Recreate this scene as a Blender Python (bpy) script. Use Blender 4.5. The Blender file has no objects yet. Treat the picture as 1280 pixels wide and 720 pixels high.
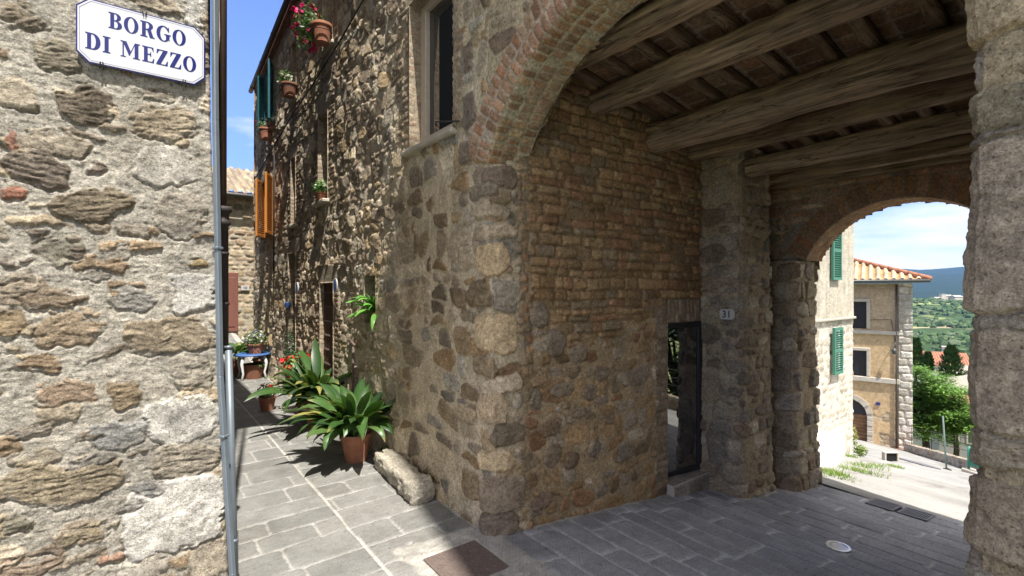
import bpy, math, random
import numpy as np
R = math.radians
random.seed(7)
scene = bpy.context.scene
col = scene.collection
PI = math.pi

# ------------------------------------------------------------------ noise
def _h(ix, iy, seed):
    n = (ix.astype(np.int64) * 374761393 + iy.astype(np.int64) * 668265263 + seed * 1442695041) & 0xFFFFFFFF
    n = ((n ^ (n >> 13)) * 1274126177) & 0xFFFFFFFF
    n = n ^ (n >> 16)
    return (n & 0xFFFF).astype(np.float32) / 32767.5 - 1.0
def vn(x, y, seed=0):
    fx = np.floor(x); fy = np.floor(y)
    tx = (x - fx).astype(np.float32); ty = (y - fy).astype(np.float32)
    tx = tx * tx * (3 - 2 * tx); ty = ty * ty * (3 - 2 * ty)
    a = _h(fx, fy, seed); b = _h(fx + 1, fy, seed); c = _h(fx, fy + 1, seed); d = _h(fx + 1, fy + 1, seed)
    return (a * (1 - tx) + b * tx) * (1 - ty) + (c * (1 - tx) + d * tx) * ty
def fbm(x, y, o=3, seed=0, g=.5):
    s = 0; a = 1.; t = 0
    for k in range(o):
        s = s + a * vn(x * 2 ** k + 17.3 * k, y * 2 ** k - 9.1 * k, seed + k); t += a; a *= g
    return s / t
def ridge(x, y, o=3, seed=0):
    s = 0; a = 1.; t = 0
    for k in range(o):
        s = s + a * (1 - 2 * np.abs(vn(x * 2 ** k, y * 2 ** k, seed + k))); t += a; a *= .5
    return s / t
def sst(x, a, b):
    t = np.clip((x - a) / (b - a), 0, 1)
    return t * t * (3 - 2 * t)

# ------------------------------------------------------------------ materials
M = {}
class NT:
    def __init__(s, name):
        s.m = bpy.data.materials.new(name); s.m.use_nodes = True
        s.t = s.m.node_tree; s.n = s.t.nodes; s.b = s.n['Principled BSDF']; s.l = s.t.links
        s.tc = s.n.new('ShaderNodeTexCoord')
        M[name] = s.m
    def noise(s, scale, detail=4, rough=.6, vec=None, dist=0):
        n = s.n.new('ShaderNodeTexNoise'); n.inputs['Scale'].default_value = scale; n.inputs['Detail'].default_value = detail
        n.inputs['Roughness'].default_value = rough; n.inputs['Distortion'].default_value = dist
        s.l.new(vec if vec is not None else s.tc.outputs['Object'], n.inputs['Vector']); return n.outputs[0]
    def mapping(s, sc, rot=(0, 0, 0)):
        n = s.n.new('ShaderNodeMapping'); n.inputs['Scale'].default_value = sc; n.inputs['Rotation'].default_value = rot
        s.l.new(s.tc.outputs['Object'], n.inputs['Vector']); return n.outputs[0]
    def ramp(s, f, p0, p1, c0, c1):
        n = s.n.new('ShaderNodeValToRGB'); e = n.color_ramp.elements
        e[0].position = p0; e[1].position = p1
        e[0].color = (*c0, 1) if not np.isscalar(c0) else (c0, c0, c0, 1); e[1].color = (*c1, 1) if not np.isscalar(c1) else (c1, c1, c1, 1)
        s.l.new(f, n.inputs[0]); return n.outputs[0]
    def attr(s, name='Col'):
        n = s.n.new('ShaderNodeAttribute'); n.attribute_name = name; return n.outputs['Color']
    def mix(s, a, b, f=1., mode='MULTIPLY'):
        n = s.n.new('ShaderNodeMix'); n.data_type = 'RGBA'; n.blend_type = mode
        if np.isscalar(f): n.inputs[0].default_value = f
        else: s.l.new(f, n.inputs[0])
        for i, v in ((6, a), (7, b)):
            if isinstance(v, tuple): n.inputs[i].default_value = (*v, 1)
            else: s.l.new(v, n.inputs[i])
        return n.outputs[2]
    def math(s, op, a, b):
        n = s.n.new('ShaderNodeMath'); n.operation = op
        for i, v in ((0, a), (1, b)):
            if np.isscalar(v): n.inputs[i].default_value = v
            else: s.l.new(v, n.inputs[i])
        return n.outputs[0]
    def bump(s, f, strength, dist, prev=None):
        n = s.n.new('ShaderNodeBump'); n.inputs['Strength'].default_value = strength; n.inputs['Distance'].default_value = dist
        s.l.new(f, n.inputs['Height'])
        if prev is not None: s.l.new(prev, n.inputs['Normal'])
        return n.outputs[0]
    def out(s, c=None, rough=.9, normal=None, spec=.3, metal=0):
        if c is not None:
            if isinstance(c, tuple): s.b.inputs['Base Color'].default_value = (*c, 1)
            else: s.l.new(c, s.b.inputs['Base Color'])
        if np.isscalar(rough): s.b.inputs['Roughness'].default_value = rough
        else: s.l.new(rough, s.b.inputs['Roughness'])
        s.b.inputs['Specular IOR Level'].default_value = spec; s.b.inputs['Metallic'].default_value = metal
        if normal is not None: s.l.new(normal, s.b.inputs['Normal'])
        return s.m

def m_masonry(name, pit=.35, fine=.5):
    t = NT(name)
    c = t.attr()
    c = t.mix(c, t.ramp(t.noise(7, 4), .25, .75, .74, 1.24))
    c = t.mix(c, t.ramp(t.noise(38, 6, .75), .32, .68, .56, 1.40))
    c = t.mix(c, t.ramp(t.noise(130, 4, .75), .34, .66, .66, 1.30))
    sp = t.ramp(t.noise(85, 2, .5), .60, .68, 0, 1)
    c = t.mix(c, (.55, .52, .48), sp, 'MULTIPLY')
    st = t.noise(2.2, 4, .6)
    c = t.mix(c, (.82, .80, .74), t.ramp(st, .52, .72, 0, .8))
    v = t.n.new('ShaderNodeTexVoronoi'); v.inputs['Scale'].default_value = 95; t.l.new(t.tc.outputs['Object'], v.inputs['Vector'])
    pits = t.ramp(v.outputs['Distance'], .0, .35, 0, 1)
    nb = t.bump(t.noise(40, 6, .75), fine, .022)
    nb = t.bump(t.noise(150, 3, .7), .5, .007, nb)
    nb = t.bump(pits, pit, .003, nb)
    t.out(c, .93, nb, .18)
m_masonry('masonry', .45, .6); m_masonry('limestone', .8, .8)

def m_plain(name, c, rough=.8, var=.25, scale=12, bump=.25, bscale=60, metal=0, spec=.3):
    t = NT(name)
    k = t.ramp(t.noise(scale, 5, .65), .25, .75, 1 - var, 1 + var)
    cc = t.mix(tuple(c), k)
    t.out(cc, rough, t.bump(t.noise(bscale, 4, .6), bump, .004), spec, metal)
def m_attr(name, rough=.6, var=.2, scale=30, spec=.3, trans=0, bump=.1, bscale=90):
    t = NT(name)
    c = t.mix(t.attr(), t.ramp(t.noise(scale, 4), .25, .75, 1 - var, 1 + var))
    t.out(c, rough, t.bump(t.noise(bscale, 3), bump, .003), spec)
    if trans:
        tr = t.n.new('ShaderNodeBsdfTranslucent'); mx = t.n.new('ShaderNodeMixShader'); mx.inputs[0].default_value = trans
        t.l.new(t.mix(c, (1.25, 1.3, .5)), tr.inputs['Color'])
        o = t.n['Material Output']; t.l.new(t.b.outputs[0], mx.inputs[1]); t.l.new(tr.outputs[0], mx.inputs[2]); t.l.new(mx.outputs[0], o.inputs['Surface'])
def m_paving(name):
    t = NT(name)
    c = t.attr()
    c = t.mix(c, t.ramp(t.noise(5, 5), .25, .75, .82, 1.16))
    c = t.mix(c, t.ramp(t.noise(70, 4, .7), .3, .7, .82, 1.15))
    c = t.mix(c, (.62, .6, .56), t.ramp(t.noise(1.7, 5, .65), .5, .75, 0, .7))
    c = t.mix(c, t.ramp(t.noise(1., 4, .6, t.mapping((12, 70, 12), (0, 0, R(38)))), .3, .7, .84, 1.14))
    c = t.mix(c, (.5, .47, .43), t.ramp(t.noise(26, 3, .6), .62, .72, 0, .8))
    w = t.n.new('ShaderNodeTexWave'); w.inputs['Scale'].default_value = 14; w.inputs['Distortion'].default_value = 4; w.inputs['Detail'].default_value = 3; w.inputs['Detail Scale'].default_value = 2.5
    t.l.new(t.mapping((1, 1, 1), (0, 0, R(38))), w.inputs['Vector'])
    nb = t.bump(w.outputs['Fac'], .30, .005)
    nb = t.bump(t.noise(60, 5, .7), .4, .006, nb)
    t.out(c, .72, nb, .3)
m_paving('paving')
def m_wood(name, c0, c1, axis=1, rough=.85):
    t = NT(name)
    s = [26, 26, 26]; s[axis] = 1.6
    v = t.mapping(tuple(s))
    g = t.noise(1.0, 6, .65, v, .6)
    c = t.ramp(g, .3, .7, c0, c1)
    c = t.mix(c, t.ramp(t.noise(3, 4), .3, .7, .7, 1.25))
    ck = t.noise(1.0, 3, .5, t.mapping(tuple(q * (.45 if q > 2 else .5) for q in s)), 1.2)
    crack = t.ramp(ck, .485, .5, 1, 0); crack2 = t.ramp(ck, .5, .515, 0, 1); cr = t.mix(crack, crack2, 1., 'ADD')
    c = t.mix(c, t.mix((.35, .33, .3), cr, 1., 'ADD'), .85)
    nb = t.bump(g, .8, .014); nb = t.bump(cr, .6, .012, nb); nb = t.bump(t.noise(120, 3), .3, .003, nb)
    t.out(c, rough, nb, .2)
m_wood('old_beam', (.055, .038, .024), (.31, .23, .15), 1)
m_wood('old_joist', (.085, .06, .038), (.22, .16, .105), 0)
m_wood('door_wood', (.055, .03, .022), (.11, .06, .042), 2, .6)
m_wood('arch_door_wood', (.12, .065, .035), (.22, .125, .07), 1, .7)
m_plain('orange_wood', (.52, .20, .045), .45, .2, 25)
m_plain('teal_paint', (.03, .13, .16), .5, .15)
m_plain('green_paint', (.07, .215, .165), .5, .12)
m_plain('window_wood', (.54, .455, .36), .5, .12, 20, .1)
def m_terra(name, c):
    t = NT(name); cc = t.mix(c, t.ramp(t.noise(9, 5, .65), .25, .75, .72, 1.25))
    cc = t.mix(cc, (.50, .41, .34), t.ramp(t.noise(7, 6, .7), .56, .76, 0, .6), 'MIX'); cc = t.mix(cc, (.5, .45, .4), t.ramp(t.noise(15, 5, .7), .60, .75, 0, .7))
    t.out(cc, .85, t.bump(t.noise(60, 4, .6), .3, .004), .25)
m_terra('terracotta', (.38, .165, .10))
m_plain('dark_terracotta', (.22, .10, .065), .8, .25, 14, .3)
m_plain('soil', (.03, .022, .015), .95)
m_plain('white_enamel', (.60, .61, .645), .12, .03, 4, .02, 10, 0, .6)
m_plain('blue_enamel', (.012, .018, .14), .15, .06, 6, .02, 10, 0, .6)
m_plain('plate_white', (.50, .48, .44), .4, .06, 10, .05)
m_plain('black_paint', (.02, .02, .024), .5, .1)
m_plain('iron', (.05, .045, .042), .6, .3, 30, .3, 80, .6)
m_plain('copper_pipe', (.10, .065, .052), .42, .25, 9, .15, 60, .5)
m_plain('cast_iron', (.045, .036, .034), .6, .25, 20, .3)
m_plain('grey_zinc', (.19, .225, .26), .45, .14, 7, .1, 60, .35)
m_plain('rust_plate', (.15, .115, .10), .75, .22, 18, .3)
m_plain('grate_iron', (.17, .165, .18), .6, .2, 30, .2, 80, .3)
m_plain('steel', (.55, .56, .58), .3, .1, 20, .05, 60, .9)
m_plain('lens_glass', (.62, .64, .66), .12, .05, 20, .02, 20, 0, .7)
m_plain('gutter_metal', (.10, .10, .10), .5, .2, 10, .1, 60, .5)
m_plain('black_cable', (.03, .03, .03), .7)
m_plain('dark_frame', (.028, .028, .034), .4, .1)
m_plain('blue_metal', (.06, .14, .36), .4, .15)
m_plain('white_metal', (.7, .7, .7), .4, .1)
m_plain('plaster_cream', (.60, .55, .46), .9, .12, 5, .2, 40)
m_plain('ochre_plaster', (.47, .34, .19), .9, .14, 1.6, .3, 12)
m_plain('grey_plaster', (.25, .235, .22), .9, .15, 1.5, .2, 12)
m_plain('white_plaster', (.68, .66, .62), .9, .08, 2, .2, 12)
m_plain('pale_stone', (.50, .45, .37), .9, .25, 7, .5, 16)
m_plain('trim_stone', (.44, .40, .34), .9, .18, 6, .3, 20)
m_plain('concrete', (.60, .575, .53), .9, .14, 4, .3, 30)
m_plain('brick_red', (.33, .165, .115), .9, .3, 9, .4, 40)
m_plain('bark', (.06, .048, .036), .95, .3, 9, .7, 20)
m_plain('dark_room', (.012, .012, .012), .9)
m_plain('brown_door_paint', (.20, .085, .065), .6, .15, 14)
m_plain('pole_paint', (.11, .155, .15), .5, .1)
m_plain('board_green', (.035, .21, .15), .4, .1)
m_plain('pink_bloom', (.62, .03, .16), .6, .25, 60); m_plain('red_bloom', (.66, .02, .018), .6, .2, 60)
m_plain('white_bloom', (.75, .75, .62), .6, .1, 60); m_plain('violet_bloom', (.30, .22, .55), .6, .2, 60)
m_attr('leaf', .38, .18, 40, .45, .22); m_attr('tree_leaf', .6, .2, 3, .25, .30)
m_attr('roof_tile', .85, .25, 14, .2, 0, .4, 60)
m_attr('woods', .9, .35, .25, .1, 0, 0)
def m_glass(name, base, rough, ior):
    t = NT(name); t.out(base, rough, None, .5); t.b.inputs['IOR'].default_value = ior
m_glass('window_glass', (.03, .032, .034), .015, 1.9)
m_glass('door_glass', (.008, .009, .010), .01, 3.1)
m_plain('roof_pale', (.46, .40, .33), .9, .25, 4, .4, 10)
def m_road():
    t = NT('road')
    c = t.ramp(t.noise(.9, 6, .6), .3, .7, (.24, .235, .225), (.36, .35, .335))
    c = t.mix(c, t.ramp(t.noise(30, 4, .7), .3, .7, .85, 1.12))
    s = t.noise(1.0, 5, .6, t.mapping((.5, 1.8, 1), (0, 0, R(15))))
    c = t.mix(c, (.60, .58, .56), t.ramp(s, .55, .68, 0, .8))
    t.out(c, .9, t.bump(t.noise(40, 5, .7), .4, .02), .2)
m_road()
def m_terrain():
    t = NT('terrain')
    v = t.n.new('ShaderNodeTexVoronoi'); v.inputs['Scale'].default_value = .0062; v.inputs['Randomness'].default_value = .9
    t.l.new(t.mapping((1, 1.7, 0), (0, 0, R(20))), v.inputs['Vector'])
    sep = t.n.new('ShaderNodeSeparateColor'); t.l.new(v.outputs['Color'], sep.inputs[0])
    c = t.ramp(sep.outputs[0], .1, .9, (.17, .235, .08), (.34, .37, .15))
    n = t.n.new('ShaderNodeValToRGB'); e = n.color_ramp.elements; e[0].position = .84; e[1].position = .86; e[0].color = (0, 0, 0, 1); e[1].color = (1, 1, 1, 1)
    t.l.new(sep.outputs[1], n.inputs[0])
    c = t.mix(c, (.40, .33, .21), n.outputs[0], 'MIX')
    w = t.n.new('ShaderNodeTexWave'); w.inputs['Scale'].default_value = .09; w.inputs['Distortion'].default_value = .6
    t.l.new(t.mapping((1, 1, 0), (0, 0, R(35))), w.inputs['Vector'])
    c = t.mix(c, t.ramp(w.outputs['Fac'], .2, .8, .75, 1.15), .7)
    wood = t.ramp(t.noise(.0045, 5, .6), .47, .53, 0, 1)
    c = t.mix(c, (.045, .075, .030), wood, 'MIX')
    at = t.attr('far')
    c2 = t.ramp(t.noise(.0016, 6, .65), .60, .76, (.018, .036, .026), (.22, .21, .15))
    c = t.mix(c, c2, at, 'MIX')
    c = t.mix(c, t.ramp(t.noise(.06, 5, .6), .3, .7, .7, 1.25))
    t.out(c, .95, None, .05)
m_terrain()

# ------------------------------------------------------------------ object helpers
ORG = {}
def link(o, parent=None):
    col.objects.link(o)
    if parent is not None: o.parent = parent
    return o
def tag(o, label=None, cat=None, group=None, kind=None):
    for k, v in (('label', label), ('category', cat), ('group', group), ('kind', kind)):
        if v: o[k] = v
    return o
def thing(name, loc, label, cat, group=None):
    o = bpy.data.objects.new(name, None); o.location = loc; o.empty_display_size = .1
    col.objects.link(o); ORG[o] = np.array(loc, float)
    return tag(o, label, cat, group)
def org(parent):
    return ORG.get(parent, np.zeros(3)) if parent is not None else np.zeros(3)
def mesh_np(name, V, F, mat, parent=None, colr=None, smooth=True, attrs=None, loc=None):
    """V (n,3) world coordinates, F list of faces or (m,4) array"""
    me = bpy.data.meshes.new(name)
    V = np.asarray(V, float).reshape(-1, 3)
    off = org(parent) if parent is not None else (np.array(loc, float) if loc is not None else np.zeros(3))
    Vl = V - off
    if isinstance(F, np.ndarray):
        m = len(F); k = F.shape[1]
        me.vertices.add(len(Vl)); me.vertices.foreach_set('co', Vl.astype(np.float32).ravel())
        me.loops.add(m * k); me.loops.foreach_set('vertex_index', F.astype(np.int32).ravel())
        me.polygons.add(m); me.polygons.foreach_set('loop_start', np.arange(0, m * k, k, dtype=np.int32))
        me.update(calc_edges=True)
    else:
        me.from_pydata([tuple(v) for v in Vl], [], [tuple(f) for f in F]); me.update()
    me.polygons.foreach_set('use_smooth', np.full(len(me.polygons), smooth))
    if colr is not None:
        a = me.color_attributes.new('Col', 'FLOAT_COLOR', 'POINT')
        c = np.ones((len(Vl), 4), np.float32); c[:, :3] = colr; a.data.foreach_set('color', c.ravel())
    for k, v in (attrs or {}).items():
        a = me.attributes.new(k, 'FLOAT', 'POINT'); a.data.foreach_set('value', np.asarray(v, np.float32).ravel())
    me.materials.append(M[mat] if isinstance(mat, str) else mat)
    o = bpy.data.objects.new(name, me)
    if parent is None and loc is not None: o.location = loc
    link(o, parent); ORG[o] = off
    return o
def grid_faces(nu, nv, keep=None):
    i = np.arange(nu - 1); j = np.arange(nv - 1)
    J, I = np.meshgrid(j, i, indexing='ij')
    a = J * nu + I
    F = np.stack([a, a + 1, a + nu + 1, a + nu], -1)
    if keep is not None: F = F[keep]
    else: F = F.reshape(-1, 4)
    return F
def relief(name, u, v, field, pos, mat, parent=None, keep=None, **kw):
    """sheet over u x v: field(U,V)->(height, colour); pos(U,V,h)->(n,3); keep(cu,cv)->bool per face"""
    U, V = np.meshgrid(u, v)
    sh = U.shape
    h, c = field(U.ravel(), V.ravel())
    P = pos(U.ravel(), V.ravel(), h)
    k = None
    if keep is not None:
        cu = (U[:-1, :-1] + U[1:, 1:]) / 2; cv = (V[:-1, :-1] + V[1:, 1:]) / 2
        k = keep(cu, cv)
    F = grid_faces(sh[1], sh[0], k)
    if k is not None:
        used = np.unique(F); mp = np.zeros(len(P), int); mp[used] = np.arange(len(used)); F = mp[F]; P = P[used]; c = c[used]
    return mesh_np(name, P, F, mat, parent, c, **kw)
class MB:
    def __init__(s): s.v = []; s.f = []; s.c = []
    def add(s, vs, fs, c=None):
        b = len(s.v); s.v += [tuple(map(float, p)) for p in vs]; s.f += [tuple(b + i for i in f) for f in fs]
        s.c += [c if c is not None else (1, 1, 1)] * len(vs); return s
    def box(s, c, d, rz=0, bev=0, colr=None, axes=None):
        x, y, z = d[0] / 2, d[1] / 2, d[2] / 2
        if bev:
            b = min(bev, x * .9, y * .9, z * .9)
            pts = []
            for sx in (-1, 1):
                for sy in (-1, 1):
                    for sz in (-1, 1):
                        pts += [(sx * (x - b), sy * (y - b), sz * z), (sx * (x - b), sy * y, sz * (z - b)), (sx * x, sy * (y - b), sz * (z - b))]
            idx = lambda sx, sy, sz, k: ((sx > 0) * 4 + (sy > 0) * 2 + (sz > 0)) * 3 + k
            fs = []
            for sz in (-1, 1): fs.append([idx(-1, -1, sz, 0), idx(1, -1, sz, 0), idx(1, 1, sz, 0), idx(-1, 1, sz, 0)])
            for sy in (-1, 1): fs.append([idx(-1, sy, -1, 1), idx(1, sy, -1, 1), idx(1, sy, 1, 1), idx(-1, sy, 1, 1)])
            for sx in (-1, 1): fs.append([idx(sx, -1, -1, 2), idx(sx, 1, -1, 2), idx(sx, 1, 1, 2), idx(sx, -1, 1, 2)])
            for sy in (-1, 1):
                for sz in (-1, 1): fs.append([idx(-1, sy, sz, 0), idx(1, sy, sz, 0), idx(1, sy, sz, 1), idx(-1, sy, sz, 1)])
            for sx in (-1, 1):
                for sz in (-1, 1): fs.append([idx(sx, -1, sz, 0), idx(sx, 1, sz, 0), idx(sx, 1, sz, 2), idx(sx, -1, sz, 2)])
            for sx in (-1, 1):
                for sy in (-1, 1): fs.append([idx(sx, sy, -1, 1), idx(sx, sy, 1, 1), idx(sx, sy, 1, 2), idx(sx, sy, -1, 2)])
            for sx in (-1, 1):
                for sy in (-1, 1):
                    for sz in (-1, 1): fs.append([idx(sx, sy, sz, k) for k in range(3)])
        else:
            pts = [(sx * x, sy * y, sz * z) for sx in (-1, 1) for sy in (-1, 1) for sz in (-1, 1)]
            fs = [(0, 1, 3, 2), (4, 6, 7, 5), (0, 4, 5, 1), (2, 3, 7, 6), (0, 2, 6, 4), (1, 5, 7, 3)]
        if axes is not None:
            a, b_, c_ = [np.array(q, float) for q in axes]
            pts = [tuple(np.array(c) + p[0] * a + p[1] * b_ + p[2] * c_) for p in pts]
        else:
            cs, sn = math.cos(rz), math.sin(rz)
            pts = [(c[0] + p[0] * cs - p[1] * sn, c[1] + p[0] * sn + p[1] * cs, c[2] + p[2]) for p in pts]
        return s.add(pts, fs, colr)
    def tube(s, path, r, n=8, cap=True, colr=None):
        path = [np.array(p, float) for p in path]; rs = r if hasattr(r, '__len__') else [r] * len(path)
        vs = []; prev = None
        for i, p in enumerate(path):
            t = (path[min(i + 1, len(path) - 1)] - path[max(i - 1, 0)]); t /= np.linalg.norm(t) + 1e-9
            if prev is None:
                a = np.array((0, 0, 1.)) if abs(t[2]) < .9 else np.array((1., 0, 0))
            else: a = prev
            a = a - t * a.dot(t); a /= np.linalg.norm(a); b = np.cross(t, a); prev = a
            for k in range(n):
                q = 2 * PI * k / n; vs.append(p + rs[i] * (math.cos(q) * a + math.sin(q) * b))
        fs = []
        for i in range(len(path) - 1):
            for k in range(n):
                fs.append((i * n + k, i * n + (k + 1) % n, (i + 1) * n + (k + 1) % n, (i + 1) * n + k))
        if cap: fs += [tuple(range(n))[::-1], tuple((len(path) - 1) * n + k for k in range(n))]
        return s.add(vs, fs, colr)
    def lathe(s, c, prof, n=24, sy=1., colr=None):
        vs = []; fs = []
        for (r, z) in prof:
            for k in range(n):
                q = 2 * PI * k / n; vs.append((c[0] + r * math.cos(q), c[1] + sy * r * math.sin(q), c[2] + z))
        for i in range(len(prof) - 1):
            for k in range(n): fs.append((i * n + k, i * n + (k + 1) % n, (i + 1) * n + (k + 1) % n, (i + 1) * n + k))
        return s.add(vs, fs, colr)
    def prism(s, poly, d, colr=None):
        n = len(poly); d = np.array(d, float)
        vs = [np.array(p, float) for p in poly] + [np.array(p, float) + d for p in poly]
        fs = [tuple(range(n))[::-1], tuple(range(n, 2 * n))] + [(i, (i + 1) % n, n + (i + 1) % n, n + i) for i in range(n)]
        return s.add(vs, fs, colr)
    def build(s, name, mat, parent=None, smooth=False, loc=None, usecol=False):
        o = mesh_np(name, s.v, s.f, mat, parent, np.array(s.c) if usecol else None, smooth, None, loc)
        return o
def smooth_angle(o, deg=40):
    me = o.data
    try: me.set_sharp_from_angle(angle=R(deg))
    except Exception: pass
    return o

# ------------------------------------------------------------------ masonry layouts
PAL = dict(
    facade=[(.48, .385, .27), (.42, .335, .235), (.38, .305, .225), (.55, .455, .33), (.40, .355, .28), (.58, .485, .35), (.33, .26, .19), (.46, .345, .21)],
    rubble=[(.38, .28, .17), (.32, .235, .15), (.28, .22, .15), (.43, .335, .22), (.31, .27, .215), (.46, .37, .26), (.25, .185, .125), (.38, .255, .14)],
    grey=[(.29, .24, .18), (.25, .21, .16), (.33, .27, .19), (.36, .30, .21), (.28, .21, .14), (.41, .35, .265)],
    inner=[(.38, .25, .13), (.34, .215, .11), (.30, .205, .11), (.42, .285, .15), (.31, .235, .145), (.35, .20, .11)],
    brick=[(.46, .28, .17), (.41, .245, .15), (.48, .31, .195), (.39, .245, .155), (.50, .35, .22), (.44, .24, .14)],
    tanbrick=[(.42, .33, .235), (.38, .29, .20), (.46, .37, .27), (.36, .26, .18)],
    flag=[(.215, .212, .197), (.222, .219, .203), (.21, .206, .19), (.228, .222, .205)],
    darkflag=[(.30, .305, .325), (.315, .318, .335), (.29, .296, .315), (.325, .328, .345)],
    travertine=[(.50, .44, .35)], tile=[(.22, .135, .075), (.26, .16, .09), (.19, .12, .07), (.29, .17, .09), (.21, .145, .09)])

def rows_between(a, b, mean, var, rng):
    out = [a]
    while out[-1] < b: out.append(out[-1] + mean * (1 + var * rng.uniform(-1, 1)))
    return np.array(out)
DOM = None
def layout(U, V, seed, rowh, wmean, pal, mortar, rowvar=.35, wvar=.5, gap=(.006, .02), hgt=(.008, .02), p=(2.4, 4.5),
           warp=.02, wob=.02, edge=.006, rough=.004, bury=.06, rot=.08, slope=.03, tilt=.05, tilty=None, groove=.004, stain=.25, streak=3., bev=.013, rows=None, stagger=True, jitter=.22):
    rng = np.random.RandomState(seed)
    u0, u1, v0, v1 = DOM if DOM is not None else (U.min(), U.max(), V.min(), V.max())
    Uw = U + warp * fbm(U * 5, V * 5, 2, seed) ; Vw = V + warp * fbm(U * 5 + 9, V * 5, 2, seed + 5) + wob * vn(U * 1.1, V * .3, seed + 9)
    B = rows_between(v0 - rowh * 1.7, v1 + rowh * 2, rowh, rowvar, rng) if rows is None else np.asarray(rows)
    ri = np.clip(np.searchsorted(B, Vw) - 1, 0, len(B) - 2)
    cx = np.zeros(len(U)); cw = np.zeros(len(U)); cid = np.zeros(len(U), int); off = 0
    for r in range(len(B) - 1):
        rh = B[r + 1] - B[r]
        w = wmean * (.6 + .4 * rh / rowh)
        cb = rows_between(u0 - w * (1 + rng.rand()), u1 + 2 * w, w, wvar, rng)
        m = ri == r
        if m.any():
            ci = np.clip(np.searchsorted(cb, Uw[m]) - 1, 0, len(cb) - 2)
            cx[m] = (cb[ci] + cb[ci + 1]) / 2; cw[m] = cb[ci + 1] - cb[ci]; cid[m] = off + ci
        off += len(cb)
    n = off + 1
    g = rng.uniform(*gap, n)[cid]; pp = rng.uniform(*p, n)[cid]; ro = rng.uniform(-rot, rot, n)[cid]
    hh = rng.uniform(*hgt, n)[cid]; tx = (rng.uniform(tilt[0], tilt[1], n) if isinstance(tilt, tuple) else rng.uniform(-tilt, tilt, n))[cid]; ty = rng.uniform(-(tilt if tilty is None else tilty), tilt if tilty is None else tilty, n)[cid]
    bu = (rng.rand(n) < bury)[cid]; br = rng.uniform(1 - jitter, 1 + jitter, n)[cid]
    pc = np.array(pal)[rng.randint(0, len(pal), n)][cid]
    ch = (B[ri + 1] - B[ri])
    x = Uw - cx; y = Vw - (B[ri] + B[ri + 1]) / 2
    xr = x * np.cos(ro) + y * np.sin(ro); yr = -x * np.sin(ro) + y * np.cos(ro)
    a = np.maximum(cw / 2 - g, .006); b = np.maximum(ch / 2 - g, .006)
    mn = np.minimum(a, b)
    if p[0] >= 5:
        q = ((np.abs(xr) / a) ** pp + (np.abs(yr) / b) ** pp) ** (1 / pp); d = (1 - q) * mn
    else:               # rough angular stone: four skewed sides and clipped corners
        T = rng.uniform(-.24, .24, (4, n)); acc = 0; kk = 7. / mn
        for i, (sx, sy) in enumerate(((1, 0), (-1, 0), (0, 1), (0, -1))):
            t = T[i][cid]
            acc = acc + np.exp(-kk * ((a if sx else b) - ((sx * xr + sy * yr) * np.cos(t) + (yr if sx else xr) * np.sin(t))))
        for i in range(3):
            an = (rng.choice([.6, 2.4, 3.8, 5.4], n) + rng.uniform(-.35, .35, n))[cid]; cc = rng.uniform(.55, .98, n)[cid]; ca, sa_ = np.cos(an), np.sin(an)
            acc = acc + np.exp(-kk * (cc * (a * np.abs(ca) + b * np.abs(sa_)) - (xr * ca + yr * sa_)))
        d = -np.log(acc) / kk
    d = d + edge * fbm(U * 38, V * 38, 3, seed + 20)
    d = np.where(bu, -.02, d)
    mask = sst(d, -.002, .005)
    sr = fbm(U * 14, V * 14 * streak, 4, seed + 31, .6)
    hs = hh * sst(d, -.002, bev) + tx * xr + ty * yr + rough * sr + rough * .6 * ridge(U * 30, V * 30 * streak ** .5, 2, seed + 40)
    hm = rough * .7 * fbm(U * 30, V * 30, 3, seed + 50)
    h = hm * (1 - mask) + mask * hs
    if groove and (p[0] < 5 or groove != .004): h = h - groove * np.exp(-((d + .002) / .006) ** 2) * (~bu) * (1 + .8 * fbm(U * 11, V * 11, 2, seed + 81))
    tone = (1 + stain * fbm(U * 9, V * 9 * streak ** .6, 4, seed + 60, .6))
    mt = (1 + .16 * fbm(U * 6, V * 6, 3, seed + 70))
    c = (np.array(mortar)[None] * mt[:, None]) * (1 - mask[:, None]) + mask[:, None] * pc * br[:, None] * tone[:, None]
    return h, np.clip(c, .01, .85), mask
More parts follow.
